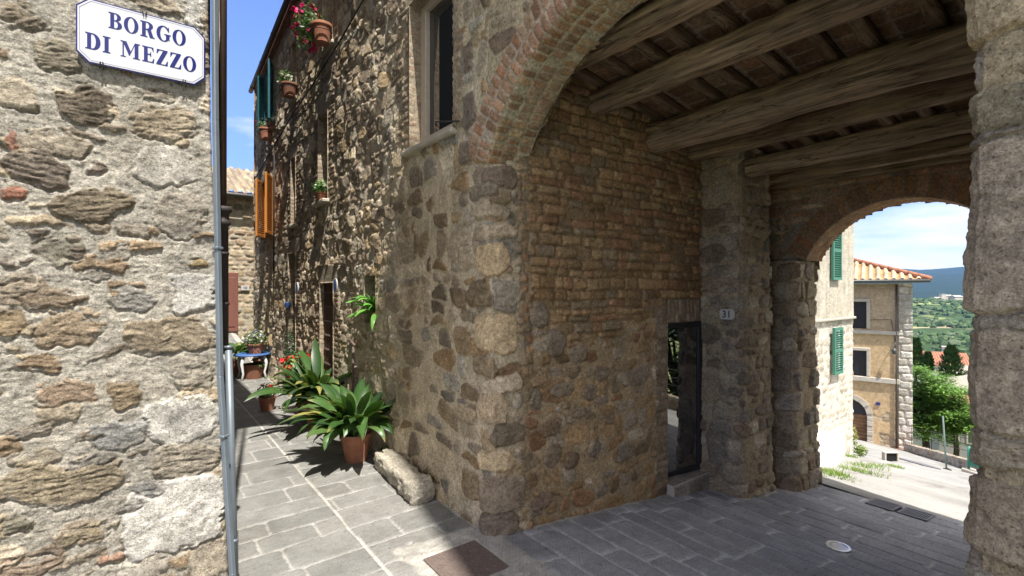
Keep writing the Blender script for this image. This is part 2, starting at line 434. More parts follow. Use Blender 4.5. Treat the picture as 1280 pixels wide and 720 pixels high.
def stones(U, V, h, c, lst, seed=0, rough=.006, streak=3., edge=.010, warp=.012, smear=0.):
    """hand placed stones: (u,v,w,h,rotdeg,power,colour,height[,streak])"""
    rng = np.random.RandomState(seed + 3)
    for k, s in enumerate(lst):
        u, v, w, hh, ro, p, cc, ht = s[:8]; sk = s[8] if len(s) > 8 else streak; lay = s[9] if len(s) > 9 else 1.
        rr = max(w, hh) * .85 + .03
        m = (np.abs(U - u) < rr) & (np.abs(V - v) < rr)
        if not m.any(): continue
        x0, y0 = U[m], V[m]
        x = x0 - u + warp * fbm(x0 * 9, y0 * 9, 2, seed + 11 * k); y = y0 - v + warp * fbm(x0 * 9 + 5, y0 * 9, 2, seed + 11 * k + 3)
        ro = R(ro); xr = x * math.cos(ro) + y * math.sin(ro); yr = -x * math.sin(ro) + y * math.cos(ro)
        a, b = w / 2, hh / 2
        acc = 0; qx = p / (p - 1.); kk = 9. / min(a, b); NS = 9; an0 = rng.rand() * 6.28
        if p >= 4:
            kk = 12. / min(a, b)
            for (sx, sy) in ((1, 0), (-1, 0), (0, 1), (0, -1)):
                t = rng.uniform(-.10, .10); acc = acc + np.exp(-kk * ((a if sx else b) - ((sx * xr + sy * yr) * math.cos(t) + (yr if sx else xr) * math.sin(t))))
            for an in (.7, 2.4, 3.9, 5.5):
                an += rng.uniform(-.3, .3); acc = acc + np.exp(-kk * (rng.uniform(.72, .98) * (a * abs(math.cos(an)) + b * abs(math.sin(an))) - (xr * math.cos(an) + yr * math.sin(an))))
        else:
          for i in range(NS):
              an = an0 + 2 * PI * (i + rng.uniform(-.25, .25)) / NS; ca, sa_ = math.cos(an), math.sin(an)
              acc = acc + np.exp(-kk * (((a * abs(ca)) ** qx + (b * abs(sa_)) ** qx) ** (1 / qx) * rng.uniform(.86, 1.03) - (xr * ca + yr * sa_)))
        d = -np.log(acc) / kk
        d = d + edge * fbm(x0 * 26, y0 * 26, 4, seed + 50 + k)
        mk = sst(d, -.003, .006)
        if smear: mk = mk * (1 - smear * sst(fbm(x0 * 11 + k, y0 * 15, 4, seed + 7 * k, .6), .12, .30) * sst(.035 - d, 0, .02))
        sr = fbm(xr * 12, yr * 12 * sk, 4, seed + 90 + k, .62)
        rd = ridge(xr * 22 + k, yr * 22 * sk ** .6, 3, seed + 140 + k)
        hs = ht * sst(d, -.003, .016) + lay * rough * (1.5 * sr + .4 * rd) + rng.uniform(-.05, .05) * yr + rng.uniform(-.04, .04) * xr
        tone = 1 + .32 * sr + .10 * rd
        h[m] = h[m] * (1 - mk) + mk * hs - .008 * np.exp(-((d + .003) / .006) ** 2) * np.clip(.35 - .9 * yr / b, 0, 1.2) * (1 + .8 * fbm(x0 * 12, y0 * 12, 2, seed + k))
        c[m] = c[m] * (1 - mk[:, None]) + mk[:, None] * np.clip(np.array(cc)[None] * tone[:, None], .02, .85)
    return h, c
def lin(a, b, step): return np.linspace(a, b, max(2, int(round((b - a) / step)) + 1))

# ------------------------------------------------------------------ camera, light, sky
CAM = np.array((-1.962, -2.737, 1.7))
cd = bpy.data.cameras.new('camera'); cam = bpy.data.objects.new('camera', cd); col.objects.link(cam)
cam.location = CAM; cam.rotation_euler = (R(90), 0, -math.atan2(.6062, .7953))
cd.sensor_width = 36; cd.lens = 36 * 610 / 1280; cd.clip_end = 30000; cd.clip_start = .05
scene.camera = cam
SUN = np.array((.18, .984, -2.0)); SUN /= np.linalg.norm(SUN)
sd = bpy.data.lights.new('sun', 'SUN'); sun = bpy.data.objects.new('sun', sd); col.objects.link(sun)
sd.energy = 2.9; sd.angle = R(.53); sd.color = (1, .955, .88)
from mathutils import Vector
sun.rotation_euler = Vector(SUN).to_track_quat('-Z', 'Y').to_euler(); sun.location = (-3, -20, 40)
w = bpy.data.worlds.new('World'); scene.world = w; w.use_nodes = True
nt = w.node_tree; nn = nt.nodes; ll = nt.links
bg = nn['Background']; bg.inputs[1].default_value = .15
sky = nn.new('ShaderNodeTexSky'); sky.sky_type = 'NISHITA'; sky.sun_disc = False
sky.sun_elevation = math.asin(-SUN[2]); sky.sun_rotation = R(180) + math.atan2(.155, .988); sky.altitude = 1200; sky.air_density = 1.0; sky.dust_density = .15; sky.ozone_density = 4.0
tc = nn.new('ShaderNodeTexCoord')
mp = nn.new('ShaderNodeMapping'); mp.inputs['Scale'].default_value = (1.6, 1.6, 7.0); mp.inputs['Location'].default_value = (3.1, 1.2, .35); ll.new(tc.outputs['Generated'], mp.inputs[0])
cn = nn.new('ShaderNodeTexNoise'); cn.inputs['Scale'].default_value = 1.5; cn.inputs['Detail'].default_value = 8; cn.inputs['Roughness'].default_value = .55; cn.inputs['Distortion'].default_value = .2
ll.new(mp.outputs[0], cn.inputs['Vector'])
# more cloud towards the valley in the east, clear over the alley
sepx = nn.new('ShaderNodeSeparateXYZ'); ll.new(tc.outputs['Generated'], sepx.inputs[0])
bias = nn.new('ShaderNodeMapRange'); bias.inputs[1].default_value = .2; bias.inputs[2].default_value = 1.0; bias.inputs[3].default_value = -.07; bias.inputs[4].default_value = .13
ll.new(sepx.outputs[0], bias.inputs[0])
def rng_map(sock, a, b, c, d):
    n = nn.new('ShaderNodeMapRange'); n.interpolation_type = 'SMOOTHSTEP'
    for i, v in enumerate((a, b, c, d)): n.inputs[i + 1].default_value = v
    ll.new(sock, n.inputs[0]); return n.outputs[0]
def addm(a, b):
    n = nn.new('ShaderNodeMath'); n.operation = 'ADD'; ll.new(a, n.inputs[0]); ll.new(b, n.inputs[1]); return n.outputs[0]
# unseen cloud added overhead and to the south, to brighten the shade
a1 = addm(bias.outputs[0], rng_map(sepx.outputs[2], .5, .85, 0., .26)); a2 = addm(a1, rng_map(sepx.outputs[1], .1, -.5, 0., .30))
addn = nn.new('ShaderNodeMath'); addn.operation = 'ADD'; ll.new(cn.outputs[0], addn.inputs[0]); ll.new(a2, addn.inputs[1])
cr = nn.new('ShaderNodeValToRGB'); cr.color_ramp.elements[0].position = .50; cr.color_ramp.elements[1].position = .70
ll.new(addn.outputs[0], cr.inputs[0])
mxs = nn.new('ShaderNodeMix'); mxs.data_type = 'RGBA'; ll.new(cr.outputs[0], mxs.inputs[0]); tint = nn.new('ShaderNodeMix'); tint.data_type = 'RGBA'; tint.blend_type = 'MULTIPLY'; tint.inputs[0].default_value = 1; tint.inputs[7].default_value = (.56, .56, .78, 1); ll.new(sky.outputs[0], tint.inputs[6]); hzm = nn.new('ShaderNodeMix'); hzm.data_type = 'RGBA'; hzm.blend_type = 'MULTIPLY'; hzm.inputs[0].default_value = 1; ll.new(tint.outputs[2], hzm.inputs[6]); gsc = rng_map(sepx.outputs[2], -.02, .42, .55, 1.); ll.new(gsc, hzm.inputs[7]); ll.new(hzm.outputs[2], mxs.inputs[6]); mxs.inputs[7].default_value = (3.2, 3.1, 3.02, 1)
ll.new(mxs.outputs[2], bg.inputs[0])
vs = scene.view_settings; vs.view_transform = 'Standard'; vs.look = 'None'; vs.exposure = 1.62; vs.gamma = 1
cy = scene.cycles
cy.max_bounces = 10; cy.diffuse_bounces = 6; cy.glossy_bounces = 4; cy.transmission_bounces = 4; cy.volume_bounces = 1
cy.use_denoising = True; cy.caustics_reflective = False; cy.caustics_refractive = False
cy.sample_clamp_indirect = 6


def m_haze():
    m = bpy.data.materials.new('haze'); m.use_nodes = True; n = m.node_tree.nodes; n.clear()
    v = n.new('ShaderNodeVolumePrincipled'); o = n.new('ShaderNodeOutputMaterial')
    v.inputs['Color'].default_value = (.30, .52, 1, 1); v.inputs['Density'].default_value = 4.5e-5; v.inputs['Anisotropy'].default_value = .1
    m.node_tree.links.new(v.outputs[0], o.inputs['Volume']); M['haze'] = m
m_haze()
# ================================================================== LEFT HOUSE
LW = .363
def pxw(px, py, yv):            # photo reading of the left wall turned once into metres on that wall
    r = (px - 640) / 610; dx, dy = r * .7953 + .6062, -r * .6062 + .7953
    t = (yv - CAM[1]) / dy
    return CAM[0] + t * dx, CAM[2] - (py - 360) / 610 * t, t
LS = [  # cx, cy, w, h, rot, power, colour, height, streak  (read from the photograph)
 (112,135,80,40,4,3,(.19,.15,.105),.016,6), (20,115,62,48,0,2.6,(.46,.385,.27),.012,2), (222,155,96,38,2,3.5,(.42,.335,.22),.012,5), (8,175,22,30,0,2.6,(.37,.175,.11),.012,2),
 (72,176,98,28,3,3,(.42,.35,.25),.010,2), (47,213,88,40,-12,3,(.20,.158,.118),.020,6), (121,212,30,12,-12,3,(.27,.215,.165),.012,4), (217,207,98,46,0,2.6,(.45,.41,.345),.012,1),
 (15,243,36,14,-5,3,(.38,.16,.095),.014,3), (122,254,116,44,4,2.8,(.26,.205,.13),.026,8), (238,269,62,50,0,3.5,(.37,.32,.25),.016,2), (45,289,32,12,6,2.5,(.22,.175,.13),.016,4),
 (4,288,16,26,0,3,(.45,.38,.27),.012,2), (75,312,74,34,3,2.5,(.33,.295,.22),.006,3), (97,318,24,22,0,3,(.22,.175,.125),.012,4), (147,320,48,20,0,2.6,(.39,.34,.27),.008,3),
 (253,331,31,13,0,4,(.42,.31,.135),.012,3), (15,326,36,13,5,2.6,(.21,.17,.13),.014,5), (248,364,54,46,0,4,(.52,.49,.43),.016,1.5), (66,374,84,22,0,3,(.27,.20,.13),.016,6),
 (167,374,70,34,-4,3,(.37,.345,.30),.010,4), (12,405,38,38,0,3,(.35,.255,.14),.014,4), (89,414,90,40,3,3.5,(.345,.255,.155),.014,3), (215,418,112,44,0,4,(.38,.30,.19),.014,3),
 (47,455,56,20,0,3,(.32,.22,.125),.012,5), (14,439,34,12,0,2.6,(.36,.30,.2),.010,3), (85,491,88,30,4,3,(.41,.29,.19),.012,2), (155,491,44,40,8,3.5,(.34,.25,.15),.014,4),
 (246,465,54,42,0,4,(.36,.315,.24),.014,4), (228,522,94,64,14,3.2,(.60,.565,.49),.020,1.3), (150,541,78,36,0,3,(.40,.385,.35),.008,2), (234,577,88,40,5,3.6,(.42,.355,.26),.014,5),
 (80,600,182,46,6,3,(.35,.28,.175),.020,7), (219,645,120,92,5,5,(.58,.545,.475),.022,1.3), (22,650,54,30,4,2.8,(.30,.265,.185),.012,5), (104,667,84,20,12,2.5,(.34,.27,.16),.020,7),
 (259,697,50,50,10,4,(.47,.395,.29),.020,2), (137,700,38,10,20,2.6,(.38,.22,.135),.012,4), (188,708,38,30,0,3,(.46,.405,.32),.010,2), (183,612,40,18,0,3,(.30,.285,.26),.010,4),
 (40,708,92,22,6,3,(.38,.275,.19),.012,5), (25,14,62,25,0,3,(.34,.27,.18),.014,5), (70,70,64,44,6,2.8,(.30,.255,.175),.014,5), (4,62,16,28,0,3,(.32,.22,.14),.010,4),
 (262,18,24,56,0,4,(.54,.51,.455),.016,1.5), (40,32,50,14,3,3,(.27,.215,.15),.012,5), (205,120,50,14,0,3,(.33,.28,.21),.006,4), (175,290,40,14,-4,3,(.34,.29,.22),.008,4),
 (120,345,46,16,0,3,(.33,.29,.23),.008,4), (35,535,60,18,4,3,(.35,.30,.23),.008,4), (110,545,34,12,0,3,(.30,.225,.15),.010,4), (110,575,70,14,6,3,(.36,.32,.26),.008,6),
 (45,570,60,16,3,3,(.33,.28,.2),.010,5), (60,690,50,12,10,3,(.34,.25,.17),.010,4), (160,635,44,14,8,3,(.33,.30,.25),.008,4), (25,345,50,14,-3,3,(.31,.26,.19),.010,5)]
def left_stones():
    out = []
    for (cx, cy, ww, hh, ro, p, c, h, sk) in LS:
        u0, v0, t = pxw(cx - ww / 2, cy, LW); u1, _, _ = pxw(cx + ww / 2, cy, LW); u, v, t = pxw(cx, cy, LW)
        sl = math.degrees(math.atan((cy - 360) / 610 * .30))      # the wall's own foreshortening of level beds
        g = sum(c) / 3; c = tuple((g + (q - g) * .78) * (.93 if g > .4 else .80) for q in c)
        out.append((u, v, (u1 - u0) * 1.04, hh / 610 * t * 1.04, ro - sl * .9, p, c, h, sk, .55 if g > .4 else 1.))
    return out
left = thing('stone_house', (-2.6, LW, 0), 'sunlit rubble stone house on the left whose wall carries the white street sign', 'house')
def f_left(U, V):
    h, c, m = layout(U, V, 11, .10, .22, PAL['grey'], (.39, .36, .305), rowvar=.5, gap=(.006, .03), hgt=(.004, .012), bury=.55, warp=.03, wob=.05, edge=.014, rough=.007, streak=3, groove=.0015)
    # lumpy render smeared between the stones
    h = h + .006 * fbm(U * 9, V * 13, 4, 71, .6) + .004 * ridge(U * 16, V * 40, 3, 75)
    h, c = stones(U, V, h, c, [s[:7] + (s[7] * .6,) + s[8:] for s in left_stones()], 5, rough=.0075, edge=.022, warp=.03, smear=1.)
    dirt = sst(fbm(U * 4, V * 5, 4, 88, .6), .1, .5)
    c = c * (1 - .22 * dirt[:, None])
    h = h - .05 * sst(U, -1.62, -1.585) ** 2
    return h, c
def pos_left(U, V, h):
    x = U + .007 * fbm(V * 3, V * 0 + 3, 3, 4) * sst(U, -1.75, -1.59) + (.028 - .0319 * (np.minimum(V, 3.4) - .12)) * sst(U, -2.3, -1.6)
    return np.stack([x, LW - h, V], -1)
uL = np.concatenate([lin(-4.2, -2.62, .03)[:-1], lin(-2.62, -1.60, .0048)]); vL = np.concatenate([lin(-.05, .3, .02)[:-1], lin(.3, 3.35, .0052)[:-1], lin(3.35, 7.5, .05)])
relief('wall', uL, vL, f_left, pos_left, 'masonry', left)
def f_side(U, V):
    return .008 * fbm(U * 5, V * 5, 4, 21), np.array((.62, .56, .46))[None] * (1 + .1 * fbm(U * 3, V * 3, 4, 23))[:, None]
relief('side_wall', lin(LW - .005, 9.6, .05), lin(-.05, 7.5, .06), f_side, lambda U, V, h: np.stack([-1.572 - .0319 * (np.minimum(V, 3.4) - .12) - .01 + h, U, V], -1), 'masonry', left)
mb = MB(); mb.box((-3.0, 5.0, 3.7), (2.7, 9.1, 7.35)); mb.build('wall_core', 'masonry', left)
mb = MB(); mb.prism([(-4.6, LW - .12, 7.5), (-1.2, LW - .12, 7.5), (-1.2, LW - .12, 7.6), (-2.9, LW - .12, 8.4), (-4.6, LW - .12, 7.65)], (0, 9.8, 0)); mb.build('roof', 'terracotta', left)
# pipes on the corner
def pt(px, py, d):
    r = (px - 640) / 610
    return np.array((CAM[0] + d * (r * .7953 + .6062), CAM[1] + d * (-r * .6062 + .7953), CAM[2] - (py - 360) / 610 * d))
mb = MB()
pA = pt(278.5, -60, 2.78); pB = pt(278, 258, 2.80)
mb.tube([pA + np.array((0, 0, 3.6)), pA, pB], .0215, 14)
mb.build('downpipe', 'copper_pipe', left, True)
mb = MB()
pC = pt(279, 440, 2.84)
prof = [(0, .0215), (.0, .047), (.018, .050), (.034, .047), (.040, .036), (.075, .033), (.082, .041), (.098, .043), (.108, .038), (.114, .030)]
d = (pC - pB) / np.linalg.norm(pC - pB)
mb.tube([pB + d * a for a, _ in prof] + [pC], [r for _, r in prof] + [.0275], 16)
for a in (.26, .55): mb.tube([pB + d * (a), pB + d * (a + .018)], .034, 14)
mb.build('iron_downpipe', 'cast_iron', left, True)
mb = MB(); p0 = pt(285.5, 432, 2.80); p1 = pt(294.5, 760, 2.74)
mb.tube([p0, p1], .019, 14); mb.tube([p0, p0 + (p1 - p0) * .012], .023, 14); q = p0 + (p1 - p0) * .74; mb.tube([q, q + (p1 - p0) * .012], .024, 14)
mb.build('lower_downpipe', 'grey_zinc', left, True)
mb = MB()
P = [pt(267.5, -80, 2.655), pt(269.3, 150, 2.655), pt(275.2, 470, 2.655), pt(290.5, 716, 2.64), pt(294, 770, 2.635)]
for a, b in zip(P[:-1], P[1:]):
    t = (b - a) / np.linalg.norm(b - a); xx = np.array((.80, .6, 0)); xx -= t * xx.dot(t); xx /= np.linalg.norm(xx); yy = np.cross(t, xx)
    mb.box((a + b) / 2, (.028, .026, np.linalg.norm(b - a) + .004), axes=(xx, yy, t), bev=.004)
for q in (pt(272.2, 310, 2.655), pt(280, 545, 2.65)):
    mb.box(q, (.044, .036, .014), axes=((.8, .6, 0), (-.6, .8, 0), (0, 0, 1)), bev=.003)
mb.build('cable_guard', 'grey_zinc', left)
mb = MB(); mb.tube([pt(272.5, -60, 2.75), pt(273, 10, 2.74), pt(273.8, 42, 2.74), pt(272, 75, 2.74), pt(271, 130, 2.73)], .0055, 8); mb.build('cable', 'plate_white', left, True)

# ------------------------------------------------------------------ street sign
S0 = np.array(pxw(175, 60, LW)[:2])
SX, SZ, SWD, SHT = (-2.198 - 1.69) / 2, 2.925, .520, .300
sign = thing('street_sign', (SX, LW - .03, SZ), 'white enamel street name plate with blue letters BORGO DI MEZZO', 'sign')
SY = LW - .034
def octo(w, h, c, y):
    return [(SX + a, y, SZ + b) for a, b in ((-w + c, -h), (w - c, -h), (w, -h + c), (w, h - c), (w - c, h), (-w + c, h), (-w, h - c), (-w, -h + c))]
mb = MB(); mb.prism(octo(.258, .153, .045, SY), (0, .008, 0)); mb.build('border', 'blue_enamel', sign)
mb = MB(); mb.prism(octo(.252, .147, .043, SY - .0022), (0, .006, 0)); plate = mb.build('plate', 'white_enamel', sign)
def ring(w, h, c, t):
    o = octo(w, h, c, SY - .0034); i = octo(w - t, h - t, c - t * .4, SY - .0034); n = 8
    m = MB(); m.add(o + i, [(k, (k + 1) % n, n + (k + 1) % n, n + k) for k in range(n)]); return m
ring(.2462, .1412, .0415, .0014).build('inner_line', 'blue_enamel', sign)
# didone style capitals drawn as outlines (x right, y up, cap height 1)
def arc(cx, cy, rx, ry, a0, a1, n=14):
    return [(cx + rx * math.cos(R(a0 + (a1 - a0) * i / n)), cy + ry * math.sin(R(a0 + (a1 - a0) * i / n))) for i in range(n + 1)]
s_ = .06
GL = {
 'I': (.42, [[(0, 0), (.42, 0), (.42, s_), (.32, s_ + .02), (.32, .92), (.42, .94), (.42, 1), (0, 1), (0, .94), (.10, .92), (.10, s_ + .02), (0, s_)]]),
 'D': (.80, [[(0, 0)] + arc(.40, .5, .40, .5, -90, 90, 20) + [(0, 1), (0, .94), (.10, .92), (.10, .08), (0, .06)], [(.31, .07)] + arc(.38, .5, .17, .43, -88, 88, 16) + [(.31, .93)]]),
 'O': (.82, [arc(.41, .5, .41, .52, 0, 360, 36)[:-1], arc(.41, .5, .185, .46, 0, 360, 30)[:-1]]),
 'B': (.74, [[(0, 0)] + arc(.40, .265, .34, .265, -90, 72, 14) + arc(.38, .76, .30, .24, -68, 90, 14) + [(0, 1), (0, .94), (.10, .92), (.10, .08), (0, .06)],
             [(.31, .06)] + arc(.38, .275, .13, .215, -90, 90, 12) + [(.31, .49)], [(.31, .555)] + arc(.36, .748, .11, .193, -90, 90, 12) + [(.31, .94)]]),
 'R': (.84, [[(0, 0), (.42, 0), (.42, .06), (.32, .08), (.32, .47), (.40, .46), (.55, .0), (.84, 0), (.84, .06), (.76, .08), (.62, .50)] + arc(.40, .745, .34, .255, -45, 90, 12) + [(0, 1), (0, .94), (.10, .92), (.10, .08), (0, .06)],
             [(.32, .54)] + arc(.38, .74, .13, .20, -90, 90, 12) + [(.32, .94)]]),
 'G': (.86, [arc(.42, .5, .42, .52, 48, 318, 28) + [(.78, .05), (.78, .42), (.86, .44), (.86, .50), (.46, .50), (.46, .44), (.56, .42), (.56, .10)] + arc(.43, .5, .20, .455, 300, 62, 22) + [(.62, .80), (.70, .66), (.75, .66), (.75, .98), (.71, .98)]]),
 'E': (.70, [[(0, 0), (.68, 0), (.70, .30), (.66, .30), (.56, .07), (.32, .06), (.32, .48), (.44, .48), (.48, .36), (.52, .36), (.52, .68), (.48, .68), (.44, .55), (.32, .55), (.32, .94), (.54, .93), (.63, .72), (.67, .72), (.65, 1), (0, 1), (0, .94), (.10, .92), (.10, .08), (0, .06)]]),
 'Z': (.70, [[(0, 0), (.68, 0), (.70, .32), (.66, .32), (.54, .07), (.27, .06), (.68, .95), (.68, 1), (.04, 1), (.02, .70), (.06, .70), (.17, .93), (.41, .94), (0, .05)]]),
 'M': (1.10, [[(0, 0), (.30, 0), (.30, .05), (.19, .07), (.19, .80), (.47, .14), (.51, .14), (.78, .84), (.78, .07), (.68, .05), (.68, 0), (1.10, 0), (1.10, .05), (1.0, .07), (1.0, .93), (1.10, .95), (1.10, 1), (.80, 1), (.57, .42), (.33, 1), (0, 1), (0, .95), (.11, .93), (.11, .07), (0, .05)]]),
}
def letters(text, x0, z0, hgt, gapw, name, wscale=1.):
    cu = bpy.data.curves.new(name, 'CURVE'); cu.dimensions = '2D'; cu.fill_mode = 'FRONT'
    x = x0
    for ch in text:
        if ch == ' ': x += hgt * .48; continue
        wd, sp = GL[ch]
        for poly in sp:
            s = cu.splines.new('POLY'); s.points.add(len(poly) - 1); s.use_cyclic_u = True
            for q, (a, b) in zip(s.points, poly): q.co = (x + a * hgt * wscale, b * hgt, 0, 1)
        x += wd * hgt * wscale + gapw
    o = bpy.data.objects.new(name, cu); col.objects.link(o)
    dg = bpy.context.evaluated_depsgraph_get(); me = bpy.data.meshes.new_from_object(o.evaluated_get(dg)); 
    V = [(v.co.x, SY - .0036, z0 + v.co.y) for v in me.vertices]; F = [tuple(p.vertices) for p in me.polygons]
    bpy.data.objects.remove(o); bpy.data.curves.remove(cu); bpy.data.meshes.remove(me)
    mesh_np(name, V, F, 'blue_enamel', sign, None, False)
    return x
letters('BORGO', SX - .140, SZ + .036, .078, .0065, 'lettering', .90)
xe = letters('DI', SX - .225, SZ - .088, .078, .0075, 'lettering', .90)
letters('MEZZO', xe + .030, SZ - .088, .078, .0075, 'lettering', .90)
for dx, dz, sg in ((.0, .150, 1), (-.165, -.151, -1), (.165, -.151, -1)):
    mb = MB()
    for k in (-.008, .008):
        mb.tube([(SX + dx + k, SY + .02, SZ + dz + sg * .012), (SX + dx + k, SY - .006, SZ + dz + sg * .010), (SX + dx + k * .5, SY - .008, SZ + dz - sg * .012)], .0028, 6)
    mb.build('clip', 'iron', sign)

# ================================================================== MAIN HOUSE
house = thing('stone_house', (0, 0, 0), 'tall old rubble stone house with brick framed windows between the alley and the archway', 'house')
LEAN = .044
OPEN = dict(win=(.53, 1.33, 2.95, 4.26), niche=(2.12, 2.46, 1.33, 1.83), door=(3.52, 4.10, -.1, 1.77), w1=(3.75, 4.18, 2.86, 4.02), door2=(5.40, 5.88, -.1, 2.26), w2=(5.40, 5.70, 2.72, 3.78),
            oran=(7.12, 8.15, 2.66, 3.70), teal=(7.12, 7.62, 4.74, 5.84), wa=(3.55, 3.98, 4.84, 5.85), wb=(5.36, 5.66, 4.70, 5.6))
QSC = 1.18
QU = [  # quoins round the corner: u (negative = alley side), v, w, h ...
 (.07, 2.50, .34, .15, 0, 7, (.23, .195, .165), .016, 2), (-.10, 2.40, .34, .12, 3, 3, (.25, .225, .185), .030, 3), (-.02, 2.25, .40, .10, -3, 3.4, (.35, .315, .255), .034, 4), (.02, 2.10, .42, .11, 2, 4, (.41, .365, .29), .034, 4),
 (-.02, 1.90, .34, .24, 0, 2.8, (.46, .385, .27), .030, 1.2), (-.17, 1.66, .34, .19, 0, 4, (.215, .18, .13), .030, 3), (.13, 1.66, .24, .19, 2, 4.5, (.33, .31, .275), .016, 2), (-.01, 1.38, .42, .28, 0, 4, (.475, .40, .285), .032, 1.2),
 (-.12, 1.14, .34, .15, -2, 3.5, (.30, .25, .18), .030, 3), (.05, 1.01, .36, .13, 4, 3, (.50, .455, .38), .034, 1.4), (-.06, .85, .30, .22, 0, 3.2, (.44, .375, .28), .034, 1.5), (.10, .67, .30, .17, 3, 3.5, (.225, .195, .155), .030, 3),
 (-.01, .49, .36, .15, 0, 3.5, (.46, .39, .28), .038, 1.4), (.04, .26, .38, .25, 2, 4.5, (.29, .255, .21), .046, 2), (.02, .06, .34, .15, 0, 4, (.21, .185, .16), .030, 3), (-.30, .25, .24, .2, 5, 3, (.29, .24, .17), .028, 3),
 (-.42, 1.30, .26, .22, 0, 3, (.31, .25, .17), .026, 3), (-.38, .75, .30, .13, 0, 3, (.36, .31, .23), .026, 3), (-.36, 1.93, .24, .18, 4, 3, (.38, .34, .27), .026, 2), (-.45, 1.62, .18, .16, 0, 3, (.235, .185, .135), .026, 3),
 (-.30, 3.02, .20, .26, 8, 3, (.215, .195, .175), .024, 3), (-.34, 2.72, .22, .18, 0, 3, (.25, .22, .185), .024, 3), (-.33, 3.42, .22, .22, 5, 3, (.24, .21, .18), .024, 3)]
IW = [  # stones of the passage wall
 (.50, .66, .22, .15, 6, 2.8, (.255, .20, .145), .024, 4), (.52, .44, .17, .19, -10, 2.6, (.215, .18, .14), .022, 3), (.70, .36, .18, .15, 0, 2.6, (.205, .165, .125), .022, 3), (.42, 1.02, .20, .13, 8, 2.8, (.31, .24, .165), .020, 3), (.36, .87, .13, .17, 0, 2.6, (.25, .225, .19), .018, 2),
 (.40, .12, .24, .13, 14, 3, (.25, .205, .165), .020, 4), (.78, .72, .20, .10, 4, 2.6, (.28, .235, .18), .018, 4), (.62, .92, .26, .12, 4, 3, (.29, .25, .2), .018, 3), (.98, .40, .12, .17, 0, 3, (.23, .205, .175), .018, 2), (.92, .86, .16, .14, 0, 3, (.27, .235, .195), .018, 2),
 (.56, 1.28, .20, .22, 5, 3, (.255, .23, .195), .018, 2), (.80, 1.18, .20, .16, 0, 3, (.265, .235, .19), .018, 3), (1.06, 1.0, .2, .14, -4, 3, (.25, .22, .175), .018, 3), (.42, 1.5, .16, .2, 0, 3, (.25, .22, .18), .018, 3), (1.15, .62, .16, .12, 0, 3, (.27, .22, .16), .018, 3), (1.35, .3, .22, .15, 0, 4, (.235, .215, .185), .018, 3)]
def brick_zone(U, V, seed, pal='tanbrick', mortar=(.42, .36, .27), rowh=.064, wm=.21, hgt=(.004, .010)):
    return layout(U, V, seed, rowh, wm, PAL[pal], mortar, rowvar=.08, wvar=.3, gap=(.004, .007), hgt=hgt, p=(6, 9), warp=.004, wob=.006, edge=.003, rough=.0025, bury=.03, rot=.01, tilt=.02, stain=.2, streak=1.5, bev=.008)[:2]
def quo(L): return [s[:5] + (5, tuple(q * (1.22 if sum(s[6]) > .9 else 1.02) for q in s[6])) + s[7:] for s in warm(L)]
def warm(L): return [s[:6] + ((s[6][0] * 1.12, s[6][1] * 1.0, s[6][2] * .86),) + s[7:] for s in L]
